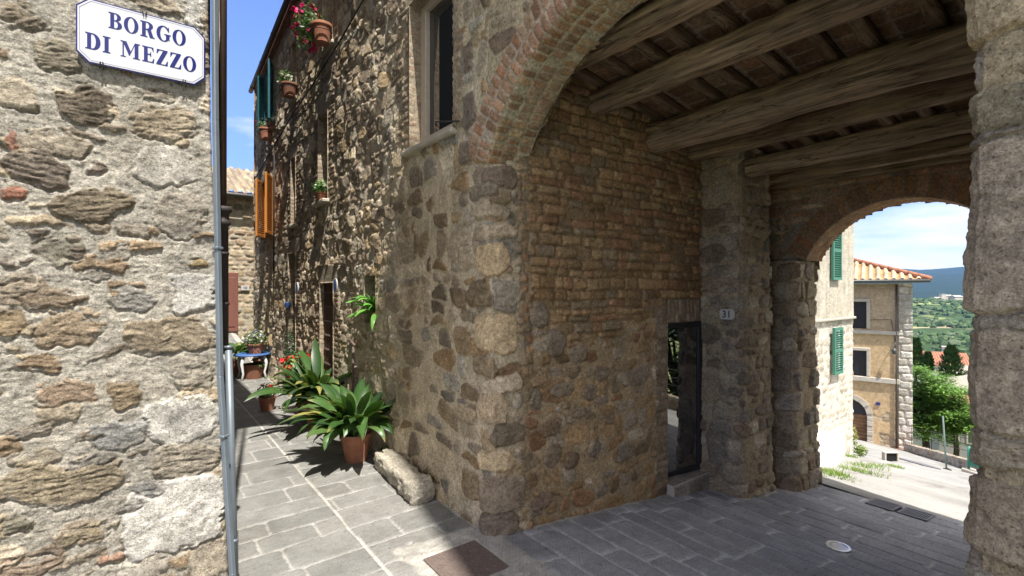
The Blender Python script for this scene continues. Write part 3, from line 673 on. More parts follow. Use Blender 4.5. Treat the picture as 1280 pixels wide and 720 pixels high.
def f_main(U, V):
    global DOM
    DOM = (-9.2, 3.4, -.6, 6.6)
    hn, cn_, m = layout(U, V, 31, .165, .235, PAL['rubble'] + PAL['facade'], (.64, .53, .37), rowvar=.5, wvar=.65, gap=(.003, .018), hgt=(.004, .020), p=(2.1, 4), warp=.03, wob=.05, edge=.012, rough=.007, bury=.14, rot=.22, jitter=.28, tilt=.09)
    hf, cf, m = layout(U, V, 33, .15, .20, [tuple(min(.7, q * 1.12) for q in k) for k in PAL['facade']], (.70, .60, .455), rowvar=.5, wvar=.6, gap=(.003, .012), hgt=(.003, .012), p=(2.0, 3.2), warp=.035, wob=.05, edge=.016, rough=.006, bury=.08, rot=.3, tilt=(-.26, .08), tilty=.10, bev=.014, jitter=.25, streak=1.2)
    k = sst(-U + .30 * fbm(U * 2, V * 2, 3, 5), 1.35, 1.75)
    k = np.maximum(k, 0)
    h = hn * (1 - k) + hf * k; c = cn_ * (1 - k[:, None]) + cf * k[:, None]
    h = h + .038 * fbm(U * 1.7, V * 1.3, 2, 77) * k
    # passage side: squared small courses above, rubble below
    kin = sst(U, .16, .30)
    if (U > .1).any():
        m2 = U > .05
        a, b, q = layout(U[m2], V[m2], 41, .076, .17, PAL['inner'], (.30, .21, .12), rowvar=.35, wvar=.6, gap=(.002, .006), hgt=(.006, .024), p=(5.5, 9), warp=.012, wob=.03, edge=.007, rough=.005, bury=.05, rot=.03, jitter=.24, bev=.010, groove=.010)
        a3, b3, q = layout(U[m2], V[m2], 43, .13, .16, PAL['inner'] + PAL['facade'][1:4], (.44, .33, .20), rowvar=.5, wvar=.65, gap=(.004, .018), hgt=(.003, .016), p=(2.1, 4), warp=.03, wob=.05, edge=.010, rough=.006, bury=.12, rot=.2)
        kk = sst(V[m2] + .35 * fbm(U[m2] * 1.6, V[m2] * 1.6, 3, 44), 1.35, 1.5)
        hi = a3 * (1 - kk) + a * kk; ci = b3 * (1 - kk[:, None]) + b * kk[:, None]
        # narrow upright strip of small bricks and a raised mortar line beside it
        st = sst(U[m2], .25, .27) * (1 - sst(U[m2], .335, .35)) * sst(V[m2], 1.0, 1.1)
        bs, cs = brick_zone(U[m2] + .1, V[m2], 47, 'inner', (.34, .28, .2), .075, .09, (.006, .014))
        hi = hi * (1 - st) + bs * st; ci = ci * (1 - st[:, None]) + cs * .95 * st[:, None]
        k2 = kin[m2]
        h[m2] = h[m2] * (1 - k2) + hi * k2; c[m2] = c[m2] * (1 - k2[:, None]) + ci * k2[:, None]
        # brick surround of the glass door
        du = np.maximum(np.maximum(1.93 - U, U - 2.51), 0); dv = np.maximum(V - 1.375, 0)
        dd = np.maximum(du + .02 * vn(V * 7, V * 0, 3), dv)
        b1, c1 = brick_zone(U, V, 48, 'tanbrick', (.33, .27, .19)); kb = (1 - sst(dd, .15, .17)) * (U > 1.6)
        h = h * (1 - kb) + (b1 + .006) * kb; c = c * (1 - kb[:, None]) + c1 * .80 * kb[:, None]
        b1, c1 = brick_zone(V, U, 49, 'tanbrick', (.33, .27, .19), .062, .24); kb = ((V > 1.375) & (V < 1.60) & (U > 1.86) & (U < 2.56)).astype(float)
        h = h * (1 - kb) + (b1 + .007) * kb; c = c * (1 - kb[:, None]) + c1 * .82 * kb[:, None]
    h, c = stones(U, V, h, c, [s[:7] + (s[7] * .9,) + s[8:] for s in quo(QU)], 3, rough=.008)
    h, c = stones(U, V, h, c, warm(IW), 9, rough=.006)
    # brick surrounds of the alley openings
    Y = -U
    for i, (nm, (y0, y1, z0, z1)) in enumerate(OPEN.items()):
        if nm in ('oran', 'niche'): continue
        ww = .13 if nm == 'win' else .2
        du = np.maximum(np.maximum(y0 - Y, Y - y1), 0); dv = np.maximum(np.maximum(z0 - V, V - z1), 0)
        near = (du < .4) & (dv < .4) & (Y > .3)
        if not near.any(): continue
        b1, c1 = brick_zone(U[near], V[near], 60 + i)
        tooth = .045 * np.sign(vn(np.floor(V[near] / .13) * 3.1, V[near] * 0 + i, 4))
        kb = (1 - sst(du[near] + tooth, ww - .01, ww + .01)) * (dv[near] < .02)
        h[near] = h[near] * (1 - kb) + (b1 + .012) * kb; c[near] = c[near] * (1 - kb[:, None]) + c1 * kb[:, None]
        lint = ((V[near] > z1) & (V[near] < z1 + .22) & (du[near] < .08)).astype(float)
        b2, c2 = brick_zone(V[near], U[near], 80 + i, 'tanbrick', (.42, .36, .27), .064, .24)
        h[near] = h[near] * (1 - lint) + (b2 + .012) * lint; c[near] = c[near] * (1 - lint[:, None]) + c2 * lint[:, None]
    h = h + .055 * np.exp(-np.maximum(V, 0) / .16) * (Y > -.3) * (1 - .5 * (U > 0)) - .022 * np.exp(-(U / .045) ** 2) * (V < 2.6)
    # rising damp and lichen
    c = c * (1 - .22 * sst(.35 - V + .25 * fbm(U * 2.2, V * 2, 3, 8), 0, .5))[:, None]
    DOM = None
    return h, c
def leanf(U, V):
    L = LEAN * np.clip(V, 0, 2.6)
    return L * np.where(U < 0, np.exp(U / .6), np.exp(-np.maximum(U, 0) / .9))
def pos_main(side):
    def f(U, V, h):
        wq = sst(U, -.05, .05)
        if side == 'A': wq = np.where(V > 2.6, 0, wq)
        turn = 1. if side == 'B' else (V <= 2.6).astype(float)
        x = np.maximum(U, 0) * turn - (1 - wq) * h
        y = np.where(U < 0, -U, -U * (1 - turn)) - wq * h
        y = y - .012 * np.maximum(y - 5, 0) * V / 4                    # the far corner leans back a little
        return np.stack([x, y + np.where((U <= 0) | (turn > .5), leanf(U, V), leanf(U * 0, V) * np.exp(-np.maximum(U, 0) / .3)), V], -1)
    return f
AC, AZ, AR, AT = -1.15, 1.947, 1.42, .262      # near arch: centre y, z, radius, ring
def keepA(cu, cv):
    y = -cu; k = np.ones(cu.shape, bool)
    for (y0, y1, z0, z1) in OPEN.values(): k &= ~((y > y0) & (y < y1) & (cv > z0) & (cv < z1))
    k &= ~(cv > np.where(y > 5.5, 6.27 - .13 * (y - 5.5), 6.27) + .0)
    yy = y + LEAN * np.clip(cv, 0, 2.6) * np.where(y > 0, np.exp(-np.maximum(y, 0) / .6), np.exp(np.minimum(y, 0) / .3))
    rr = np.hypot(yy - AC, cv - AZ)
    k &= ~((y < 0) & ~((cv < 2.588) & (y > -.15)) & ((cv < 2.612) | (rr < AR + AT - .02)))
    k &= ~((cv > 2.66) & (y < .2) & (rr < AR + AT - .02) & (y > 0) & (rr > AR + .02) & (cv > 2.75))
    return k
def f_A(U, V):
    return f_main(np.where(U > .0, -3.3 - U, U) if False else U, V)
def f_fac(U, V):
    # over the arch (U > 0 and high) the alley masonry simply runs on
    U2 = np.where((U > 0) & (V > 2.6), -U - 11., U)
    h, c = f_main(U, V)
    up = (U > 0) & (V > 2.6)
    if up.any():
        a, b, q = layout(U[up], V[up], 36, .165, .235, PAL['rubble'] + PAL['facade'][:3], (.54, .44, .29), rowvar=.45, wvar=.6, gap=(.008, .034), hgt=(.004, .020), p=(2.1, 4), warp=.03, wob=.05, edge=.012, rough=.007, bury=.12, rot=.22)
        h[up] = a; c[up] = b
    return h, c
sA = np.concatenate([lin(-9.0, -5.2, .030)[:-1], lin(-5.2, -1.7, .0125)[:-1], lin(-1.7, .15, .0075)[:-1], lin(.15, 1.0, .012)[:-1], lin(1.0, 3.4, .06)])
vA = np.concatenate([lin(-.08, 4.7, .0105)[:-1], lin(4.7, 6.5, .02)])
relief('alley_wall', sA, vA, f_fac, pos_main('A'), 'masonry', house, keepA)
sB = np.concatenate([lin(.147, 2.58, .0085)]); vB = np.concatenate([lin(-.08, 2.6, .0105), lin(2.6, 3.5, .0105)[1:]])
vB = np.concatenate([lin(-.5, -.08, .02)[:-1], vA[vA < 3.5]])
relief('passage_wall', sB, vB, f_main, pos_main('B'), 'masonry', house, lambda cu, cv: ~((cu > 1.93) & (cu < 2.51) & (cv < 1.375)))

# window and door reveals
def reveal(nm, depth, name='reveal', mat='masonry', parent=house, seed=0):
    y0, y1, z0, z1 = OPEN[nm]
    def fj(U, V):
        h, c = brick_zone(U, V, 100 + seed); return h * .5, c
    objs = []
    us = lin(-.03, depth, .01)
    V_, F_, C_ = [], [], []
    for (yy, sg) in ((y0, 1), (y1, -1)):
        U, V = np.meshgrid(us, lin(z0, z1, .0115)); h, c = fj(U.ravel() + yy, V.ravel())
        P = np.stack([U.ravel(), yy + sg * h, V.ravel()], -1); F = grid_faces(U.shape[1], U.shape[0]) + sum(len(q) for q in V_)
        V_.append(P); F_.append(F); C_.append(c)
    for zz, sg in ((z1, -1), (z0, 1)):
        U, V = np.meshgrid(us, lin(y0, y1, .0115)); h, c = fj(V.ravel(), U.ravel() + zz)
        P = np.stack([U.ravel(), V.ravel(), zz + sg * h], -1); F = grid_faces(U.shape[1], U.shape[0]) + sum(len(q) for q in V_)
        V_.append(P); F_.append(F); C_.append(c)
    mesh_np(name, np.concatenate(V_), np.concatenate(F_), mat, parent, np.concatenate(C_))
for i, (nm, dp) in enumerate(dict(win=.30, niche=.30, door=.05, w1=.2, door2=.3, w2=.2, oran=.15, teal=.1, wa=.15, wb=.15).items()): reveal(nm, dp, seed=i)
def window(nm, x, fw, frame_mat, glass=True, mull=0):
    y0, y1, z0, z1 = OPEN[nm]
    f = MB(); yc, zc = (y0 + y1) / 2, (z0 + z1) / 2
    f.box((x, y0 + fw / 2, zc), (.06, fw, z1 - z0), bev=.006); f.box((x, y1 - fw / 2, zc), (.06, fw, z1 - z0), bev=.006)
    f.box((x, yc, z0 + fw / 2), (.058, y1 - y0 - 2 * fw, fw), bev=.006); f.box((x, yc, z1 - fw / 2), (.058, y1 - y0 - 2 * fw, fw), bev=.006)
    if nm == 'win':
        g = .045
        f.box((x - .012, y1 - fw - g / 2, zc), (.05, g, z1 - z0 - 2 * fw), bev=.006); f.box((x - .012, y0 + fw + g / 2, zc), (.05, g, z1 - z0 - 2 * fw), bev=.006)
        f.box((x - .012, yc, z0 + fw + g / 2), (.05, y1 - y0 - 2 * fw - 2 * g, g), bev=.006)
    for k in range(mull): f.box((x, yc, z0 + (z1 - z0) * (k + 1) / (mull + 1)), (.05, y1 - y0 - 2 * fw, .03))
    w_ = f.build('window', frame_mat, house)
    p = MB(); p.box((x + .012, yc, zc), (.008, y1 - y0 - 2 * fw + .01, z1 - z0 - 2 * fw + .01)); p.build('pane', 'window_glass', w_)
    return w_
window('win', .115, .062, 'window_wood'); window('w1', .17, .05, 'dark_frame'); window('w2', .17, .04, 'dark_frame'); window('oran', .12, .05, 'orange_wood', mull=2)
window('wa', .12, .05, 'window_wood'); window('wb', .12, .05, 'window_wood'); window('niche', .28, .04, 'dark_frame'); window('teal', .09, .04, 'teal_paint')
def slab(name, mat, y0, y1, z, x0=-.05, x1=.14, th=.05):
    U, V = np.meshgrid(lin(0, 1, .25), lin(y0, y1, .03))
    m = MB(); m.box(((x0 + x1) / 2, (y0 + y1) / 2, z - th / 2), (x1 - x0, y1 - y0, th), bev=.012); return m.build(name, mat, house)
slab('sill', 'pale_stone', .54, 1.44, 2.951, -.06, .10, .05)
slab('sill', 'pale_stone', 3.72, 4.24, 2.86, -.10, .14, .05); slab('sill', 'pale_stone', 5.36, 5.74, 2.72, -.05, .14, .05); slab('sill', 'pale_stone', 3.52, 4.02, 4.84, -.05, .1, .05); slab('sill', 'pale_stone', 5.33, 5.7, 4.70, -.05, .1, .05)
for (yy, zz) in ((3.64, 4.93), (5.38, 4.79), (7.2, 4.565)):
    mb = MB(); mb.tube([(-.13 + .135 * math.cos(2 * PI * k / 20), yy + .135 * math.sin(2 * PI * k / 20), zz) for k in range(21)], .006, 6); mb.tube([(.02, yy, zz), (-.02, yy, zz)], .01, 6); mb.build('pot_ring', 'iron', house, True)
# studded plank door
mb = MB()
for k in range(4): mb.box((.05, 3.52 + .0725 + .145 * k, .83), (.04, .141, 1.88), bev=.006)
dr = mb.build('door', 'door_wood', house)
mb = MB()
for r in range(9):
    z = .12 + r * .19
    mb.box((.026, 3.81, z), (.008, .56, .028))
    for k in range(11): mb.lathe((0, 0, 0), [(.0, 0)], 3) if False else mb.box((.019, 3.56 + k * .05, z), (.012, .016, .016), bev=.005)
mb.build('stud_band', 'white_metal' if False else 'rust_plate', dr)
mb = MB()
for k in range(3): mb.box((.25, 5.40 + .08 + .16 * k, 1.08), (.04, .155, 2.36), bev=.006)
dr2 = mb.build('door', 'door_wood', house)
mb = MB(); mb.box((-.03, 5.9, 1.42), (.06, .16, .09), bev=.01); mb.build('letter_box', 'blue_metal', house)
# shutters
def shutter(name, mat, y0, y1, z0, z1, xh, ang, hinge):
    """louvred leaf hinged at y = hinge, swung out by ang degrees from the wall"""
    n = MB(); W = y1 - y0; ca, sa = math.cos(R(ang)), math.sin(R(ang)); sg = 1 if hinge == 'far' else -1
    yb = y1 if hinge == 'far' else y0
    ax = np.array((-sa, sg * ca, 0)); nx = np.array((-ca, -sg * sa, 0)); z = np.array((0, 0, 1.)); o = np.array((xh, yb, 0))
    def bx(a0, a1, z0_, z1_, th, off=0): n.box(o + ax * (a0 + a1) / 2 + nx * off + z * (z0_ + z1_) / 2, (a1 - a0, th, z1_ - z0_), axes=(ax, nx, z), bev=.004)
    fr = .05
    bx(0, fr, z0, z1, .035); bx(W - fr, W, z0, z1, .035); bx(fr, W - fr, z0, z0 + fr, .034); bx(fr, W - fr, z1 - fr, z1, .034)
    zz = z0 + fr + .02
    while zz < z1 - fr:
        c = o + ax * W / 2 + z * zz
        t = np.array((0, 0, 1.)) * .8 + nx * .6
        n.box(c, (W - 2 * fr, .008, .038), axes=(ax, np.cross(t, ax), t)); zz += .038
    return n.build(name, mat, house)
shutter('shutter', 'orange_wood', 6.98, 7.42, 2.66, 3.72, -.05, 24, 'near'); 
shutter('shutter', 'orange_wood', 7.66, 8.11, 2.66, 3.72, -.05, 28, 'near')
shutter('shutter', 'teal_paint', 7.12, 7.37, 4.76, 5.83, -.02, 24, 'near'); shutter('shutter', 'teal_paint', 7.37, 7.62, 4.76, 5.83, -.02, 28, 'far')
# eaves, gutter, roof
def ez(y): return 6.27 - .13 * (y - 5.5) if y > 5.5 else 6.27
mb = MB()
Y0, Y1 = -3.2, 8.75
for a, b in ((-3.2, 5.5), (5.5, 8.75)):
    mb.add([(-.05, a, ez(a)), (-.05, b, ez(b)), (4.2, b, ez(b) + 1.4), (4.2, a, ez(a) + 1.4), (-.05, a, ez(a) + .09), (-.05, b, ez(b) + .09), (4.2, b, ez(b) + 1.52), (4.2, a, ez(a) + 1.52)],
           [(0, 1, 2, 3), (4, 7, 6, 5), (0, 4, 5, 1), (1, 5, 6, 2), (2, 6, 7, 3), (3, 7, 4, 0)])
mb.build('roof', 'terracotta', house)
mb = MB()
for a, b in ((-3.2, 5.5), (5.5, 8.72)):
    for k, (x0, dz) in enumerate(((-.03, -.055), (-.045, -.0),)):
        mb.add([(x0, a, ez(a) + dz - .055), (x0, b, ez(b) + dz - .055), (.02, b, ez(b) + dz - .055), (.02, a, ez(a) + dz - .055), (x0, a, ez(a) + dz), (x0, b, ez(b) + dz), (.02, b, ez(b) + dz), (.02, a, ez(a) + dz)],
               [(0, 3, 2, 1), (4, 5, 6, 7), (0, 1, 5, 4), (1, 2, 6, 5), (3, 0, 4, 7)])
mb.build('cornice', 'brick_red', house)
mb = MB(); path = [(-.098, y, ez(y) + .03) for y in lin(-3, 8.85, .5)]
mb.tube(path, .045, 12)
for y in lin(5.6, 8.6, 1.0): mb.tube([(-.098, y, ez(y) + .03), (-.098, y + .03, ez(y) + .026)], .05, 12)
mb.build('gutter', 'gutter_metal', house, True)
mb = MB(); mb.box((2.1, 4.6, 3.2), (4.0, 8.6, 6.2)) if False else None
mb.add([(.35, .4, -.2), (4.1, .4, -.2), (4.1, 8.7, -.2), (.35, 8.7, -.2), (.35, .4, 6.1), (4.1, .4, 6.1), (4.1, 8.7, 6.1), (.35, 8.7, 6.1)], [(0, 1, 5, 4), (1, 2, 6, 5), (2, 3, 7, 6), (3, 0, 4, 7), (4, 5, 6, 7)])
mb.build('inner_core', 'dark_room', house)
# end wall seen edge on at the far corner
def f_end(U, V): return layout(U, V, 51, .16, .24, PAL['rubble'], (.37, .32, .24))[:2]
relief('end_wall', lin(-.02, 3.0, .08), lin(-.1, 6.0, .08), f_end, lambda U, V, h: np.stack([U, 9.0 - .012 * 4 * V / 4 + h, V], -1), 'masonry', house)
# cable run, hook, drain pipe, meter door
mb = MB(); mb.tube([(-.055, 2.3, 4.82), (-.06, 3.1, 4.66), (-.06, 4.3, 4.52), (-.055, 5.5, 4.42), (-.06, 6.9, 4.22), (-.06, 8.5, 3.98)], .010, 7)
mb.tube([(-.06, 6.75, 4.24), (-.055, 6.78, 3.0), (-.06, 6.8, 2.0)], .013, 7); mb.build('cable', 'black_cable', house, True)
mb = MB(); mb.tube([(.02, .43, 2.975), (-.10, .60, 2.99), (-.13, .64, 2.995), (-.13, .645, 2.96)], .0065, 7); mb.tube([(-.0, .455, 2.98), (-.0, .46, 3.0)], .014, 8); mb.build('hook', 'iron', house, True)
mb = MB(); mb.tube([(-.06, 2.70, 0), (-.06, 2.70, 1.02), (-.04, 2.72, 1.06), (.0, 2.98, 1.08)], .014, 8); mb.build('service_pipe', 'rust_plate', house, True)
# ------------------------------------------------------------------ glass door of the passage (in the house wall)
dz0, dz1 = -.105, 1.372
da = R(8.6); dx_ = np.array((math.cos(da), -math.sin(da), 0)); dy_ = np.array((math.sin(da), math.cos(da), 0)); dup = np.array((0, 0, 1.)); dc = np.array((2.222, .052, 0))   # the leaf stands a little ajar
def dbox(m, u, v, z, w_, t_, h_, bev=.004): return m.box(dc + dx_ * u + dy_ * v + dup * z, (w_, t_, h_), axes=(dx_, dy_, dup), bev=bev)
mb = MB()
for u, ww in ((-.268, .045), (.262, .06)): dbox(mb, u, 0, (dz0 + dz1) / 2, ww, .05, dz1 - dz0)
dbox(mb, 0, 0, dz1 - .03, .50, .048, .06); dbox(mb, 0, 0, dz0 + .025, .50, .048, .05)
gd = mb.build('glass_door', 'dark_frame', house)
mb = MB(); dbox(mb, 0, -.004, (dz0 + dz1) / 2, .51, .01, dz1 - dz0 - .09, 0); mb.build('pane', 'door_glass', gd)
def f_rev(U, V): 
    h, c = brick_zone(U, V, 131, 'tanbrick', (.33, .27, .19)); return h * .5, c * .85
for x, sg in ((1.93, 1), (2.51, -1)):
    relief('door_jamb', lin(-.012, .34, .011), lin(-.2, 1.376, .0115), f_rev, lambda U, V, h, x=x, sg=sg: np.stack([x + sg * h, U, V], -1), 'masonry', house)
relief('door_jamb', lin(-.02, .34, .011), lin(1.92, 2.52, .0115), lambda U, V: f_rev(V, U), lambda U, V, h: np.stack([V, U, 1.376 - h], -1), 'masonry', house)
def f_step(U, V):
    return .006 * fbm(U * 14, V * 14, 4, 9) , np.array((.33, .30, .265))[None] * (1 + .25 * fbm(U * 9, V * 9, 4, 12))[:, None]
uu = lin(0, 1, .02)
def pos_step(U, V, h):
    # profile: front face then top
    w_ = U * .52; y = np.where(w_ < .26, -.10, -.10 + (w_ - .26)); z = np.where(w_ < .26, -.37 + w_, -.11) - .02 * sst(np.abs(w_ - .26), .03, 0)
    return np.stack([1.915 + V * .61, y + np.where(w_ < .26, -h, 0), z + np.where(w_ < .26, 0, h)], -1)
relief('door_step', uu, uu, f_step, pos_step, 'limestone', house)
mb = MB(); mb.box((2.22, .06, -.25), (.60, .30, .27)); mb.build('step_core', 'trim_stone', house)

# ================================================================== COVERED PASSAGE
arch = thing('covered_passage', (1.8, -1.2, -.2), 'covered stone passage with brick arches and an old timber beam ceiling', 'archway')
# near arch: brick ring, front face and soffit in one folded sheet
TH0, TH1 = math.asin((2.585 - AZ) / AR), PI - math.asin((2.585 - AZ) / AR)
RW = np.array([-.02, .125, .262, .38, .50, .62, .70])
def f_arch(U, V):
    h, c, m = layout(U * AR, V, 201, .13, .062, PAL['brick'], (.55, .46, .35), wvar=.12, gap=(.0035, .006), hgt=(.004, .012), p=(5, 8), warp=.006, wob=.0, edge=.004, rough=.004, bury=.03, rot=.02, tilt=.05, rows=RW, bev=.010, stain=.3, streak=1.5)
    sof = V > AT
    k = .7 * sst(fbm(U * 5, V * 6, 3, 33), -.1, .25)[:, None] * sof[:, None]
    c = np.where(sof[:, None], c * np.array((.92, 1.0, .92)), c * np.array((.98, .96, .96)))
    c = c * (1 - .55 * k) + .55 * k * np.array((.40, .335, .235))
    h = h - .02 * np.exp(-((V - AT) / .02) ** 2)
    return h, c
def pos_arch(U, V, h):
    r = np.where(V < AT, AR + AT - V, AR); x = np.where(V < AT, -.022, V - AT - .022)
    wq = sst(V, AT - .02, AT + .02)
    r = r - wq * h; x = x - (1 - wq) * h
    return np.stack([x, AC + r * np.cos(U), AZ + r * np.sin(U)], -1)
relief('near_arch', lin(TH0, TH1, .0055), np.concatenate([lin(0, AT, .0075)[:-1], lin(AT, AT + .36, .0075)]), f_arch, pos_arch, 'masonry', arch)
# back of the arch ring and wall over it
def f_over(U, V): return layout(U, V, 205, .14, .2, PAL['inner'], (.36, .30, .22), bury=.1, rot=.15)[:2]
relief('arch_back', lin(-2.7, .35, .02), lin(2.4, 3.75, .02), f_over, lambda U, V, h: np.stack([.345 + h, U, V], -1), 'masonry', arch, lambda cu, cv: np.hypot(cu - AC, cv - AZ) > AR - .0)
# far arch
FC, FZ, FR, FT = -1.34, 1.67, .85, .20
FX0, FX1 = 3.55, 3.93
t0 = R(26)
FRW = np.array([-.02, .20, .29, .39, .49, .60, .75])
def f_far(U, V):
    h, c, m = layout(U * FR, V, 211, .12, .062, PAL['brick'], (.36, .30, .23), wvar=.12, gap=(.003, .006), hgt=(.002, .005), p=(5, 8), warp=.005, wob=0, edge=.003, rough=.003, rot=.02, rows=FRW, bev=.006, jitter=.12)
    return h, c * np.array((.78, .70, .61))
def pos_far(U, V, h):
    r = np.where(V < FT, FR + FT - V, FR); x = np.where(V < FT, FX0 - .01, FX0 + V - FT - .01); wq = sst(V, FT - .02, FT + .02)
    return np.stack([x - (1 - wq) * h, FC + (r - wq * h) * np.cos(U), FZ + (r - wq * h) * np.sin(U)], -1)
relief('far_arch', lin(R(22), R(158), .010), np.concatenate([lin(0, FT, .01)[:-1], lin(FT, FT + .39, .01)]), f_far, pos_far, 'masonry', arch)
def f_spd(U, V):
    h, c, m = layout(U, V, 213, .066, .2, PAL['brick'], (.32, .26, .2), rowvar=.1, wvar=.3, gap=(.003, .006), hgt=(.004, .01), p=(5, 8), warp=.006, rot=.01, bev=.01)
    return h, c * .9
kf = lambda cu, cv: (np.hypot(cu - FC, cv - FZ) > FR + FT - .012) & (cv > 1.9)
relief('far_spandrel', lin(-2.9, -.15, .014), lin(1.9, 3.3, .014), f_spd, lambda U, V, h: np.stack([FX0 - h, U, V], -1), 'masonry', arch, kf)
relief('outer_spandrel', lin(-2.9, .6, .03), lin(1.9, 6.4, .03), f_over, lambda U, V, h: np.stack([FX1 + h, U, V], -1), 'masonry', arch, lambda cu, cv: np.hypot(cu - FC, cv - FZ) > FR - .0)
# pilasters: folded sheets (left face, front face, right face)
def pier(name, x0, x1, yf, yb, z0, z1, seed, pal='grey', mortar=(.36, .285, .19), step=.011, st=None, hg=(.006, .026), rowh=.13, wm=.17, batter=0., mat='masonry'):
    d = yb - yf; L = 2 * d + (x1 - x0)
    def fld(U, V):
        h, c, m = layout(U, V, seed, rowh, wm, PAL[pal], mortar, rowvar=.45, wvar=.5, gap=(.004, .016), hgt=hg, p=(2.4, 4.5), warp=.022, wob=.03, edge=.010, rough=.008, bury=.10, rot=.15, tilt=.1)
        if st: h, c = stones(U, V, h, c, st, seed)
        for uc in (d, d + x1 - x0): h = h - .03 * np.exp(-((U - uc) / .035) ** 2)
        return h + .03 * np.exp(-np.maximum(V - z0 - .1, 0) / .2) * .6, c
    def ps(U, V, h):
        a = sst(U, d - .04, d + .04); b = sst(U, d + x1 - x0 - .04, d + x1 - x0 + .04)
        x = x0 + np.clip(U - d, 0, x1 - x0); y = np.where(U < d, yb - U, np.where(U < d + x1 - x0, yf, yf + (U - d - x1 + x0)))
        nx = -(1 - a) + b; ny = -(a * (1 - b))
        bt = batter * (2.9 - V)
        return np.stack([x + nx * (h + bt), y + ny * (h + bt), V], -1)
    return relief(name, lin(0, L, step), lin(z0, z1, step), fld, ps, mat, arch)
P1S = [(.30, .15, .22, .34, 0, 4, (.20, .185, .165), .02, 3), (.20, .75, .30, .36, 0, 4, (.27, .235, .18), .012, 2), (.19, 1.25, .30, .20, 0, 3, (.17, .15, .125), .018, 3), (.2, 1.75, .32, .16, 0, 3, (.25, .215, .165), .015, 3), (.25, 2.05, .3, .16, 0, 3, (.17, .145, .115), .018, 3), (.2, 2.4, .34, .18, 0, 3, (.16, .135, .105), .018, 3), (.55, .85, .16, .14, 0, 3, (.19, .175, .155), .022, 2), (.95, 1.75, .14, .12, 0, 3, (.18, .17, .155), .022, 2)]
pier('pilaster', 2.53, 3.16, -.375, .12, -.42, 3.05, 221, st=warm(P1S), batter=.012)
pier('arch_pier', 3.34, 3.93, -.50, .1, -.55, 1.98, 223, hg=(.01, .045), batter=.012, rowh=.15, wm=.2)
pier('arch_pier', 3.56, 3.935, -.47, .1, 1.95, 3.1, 225, hg=(.006, .03))
def f_rec(U, V): return layout(U, V, 227, .13, .18, PAL['inner'], (.30, .25, .19), rot=.12)[:2]
relief('recess_wall', lin(2.4, 4.0, .02), lin(-.6, 3.3, .02), f_rec, lambda U, V, h: np.stack([U, .09 - h, V], -1), 'masonry', arch, lambda cu, cv: cu > 2.55)
mb = MB(); mb.add([(3.56, .2, 2.0), (3.3, .2, 1.98), (3.3, -.49, 1.98), (3.56, -.49, 1.98)], [(0, 1, 2, 3)]); 
# near right pier: big weathered blocks, folded round its inner corner
BL = [  # u (0 at the corner, + on the street face), v, w, h, rot, p, colour, height
 (.02, 2.60, .62, .34, 3, 6, (.54, .43, .265), .024, 1.5), (.02, 2.215, .5, .13, 0, 5, (.33, .28, .19), .018, 3), (0.02, 1.88, .60, .50, 2, 6, (.44, .365, .265), .024, 2), (.02, 1.43, .60, .30, -2, 6, (.40, .33, .235), .022, 1.6),
 (.02, 1.03, .58, .22, 0, 5, (.39, .315, .22), .026, 1.5), (.03, .70, .6, .34, 0, 6, (.42, .37, .28), .026, 1.5), (.02, .30, .6, .36, 0, 6, (.35, .31, .24), .05, 1.6), (.5, 2.2, .4, .4, 0, 5, (.34, .29, .2), .05, 2), (.5, 1.6, .4, .4, 0, 5, (.31, .27, .2), .05, 2)]
def f_rp(U, V):
    h, c, m = layout(U, V, 231, .26, .4, PAL['grey'], (.45, .36, .225), rowvar=.3, gap=(.01, .03), hgt=(.01, .02), p=(3, 6), bury=.3, rough=.008)
    h, c = stones(U, V, h, c, BL, 19, rough=.006, edge=.010, warp=.012)
    h = h + .012 + .010 * fbm(U * 5, V * 5, 3, 239, .5) + .003 * ridge(U * 30, V * 30, 3, 241) - .02 * np.exp(-(U / .03) ** 2)
    return h, c
def pos_rp(U, V, h):
    wq = sst(U, -.06, .06)            # 0 on the jamb (faces +y), 1 on the street face (faces -x)
    hh = h
    return np.stack([.005 + np.maximum(-U, 0) - wq * hh, -2.432 - np.maximum(U, 0) + (1 - wq) * hh * 1.0 + .0 * V, V], -1)
relief('near_pier', np.concatenate([lin(-.36, -.06, .008)[:-1], lin(-.06, .26, .0035)[:-1], lin(.26, 1.0, .02)]), np.concatenate([lin(-.1, .78, .02)[:-1], lin(.78, 2.75, .004)]), f_rp, pos_rp, 'limestone', arch)
def f_rw(U, V): return layout(U, V, 251, .15, .2, PAL['inner'], (.36, .30, .22), rot=.15)[:2]
relief('right_wall', lin(.3, 3.95, .03), lin(-.6, 3.6, .03), f_rw, lambda U, V, h: np.stack([U, -2.46 + h, V], -1), 'masonry', arch)
relief('far_right_pier', lin(-2.5, -2.39, .03), lin(-.6, 2.2, .03), f_rw, lambda U, V, h: np.stack([FX0 - h, U, V], -1), 'masonry', arch)
relief('far_right_jamb', lin(FX0, FX1, .03), lin(-.6, 2.3, .03), f_rw, lambda U, V, h: np.stack([U, -2.39 + h, V], -1), 'masonry', arch)
mb = MB()
mb.add([(.30, -2.52, -.5), (3.72, -2.52, -.5), (3.72, -6.5, -.5), (.30, -6.5, -.5), (.30, -2.52, 6.2), (3.72, -2.52, 6.2), (3.72, -6.5, 6.2), (.30, -6.5, 6.2)], [(0, 3, 2, 1), (4, 5, 6, 7), (0, 1, 5, 4), (1, 2, 6, 5), (2, 3, 7, 6), (3, 0, 4, 7)])
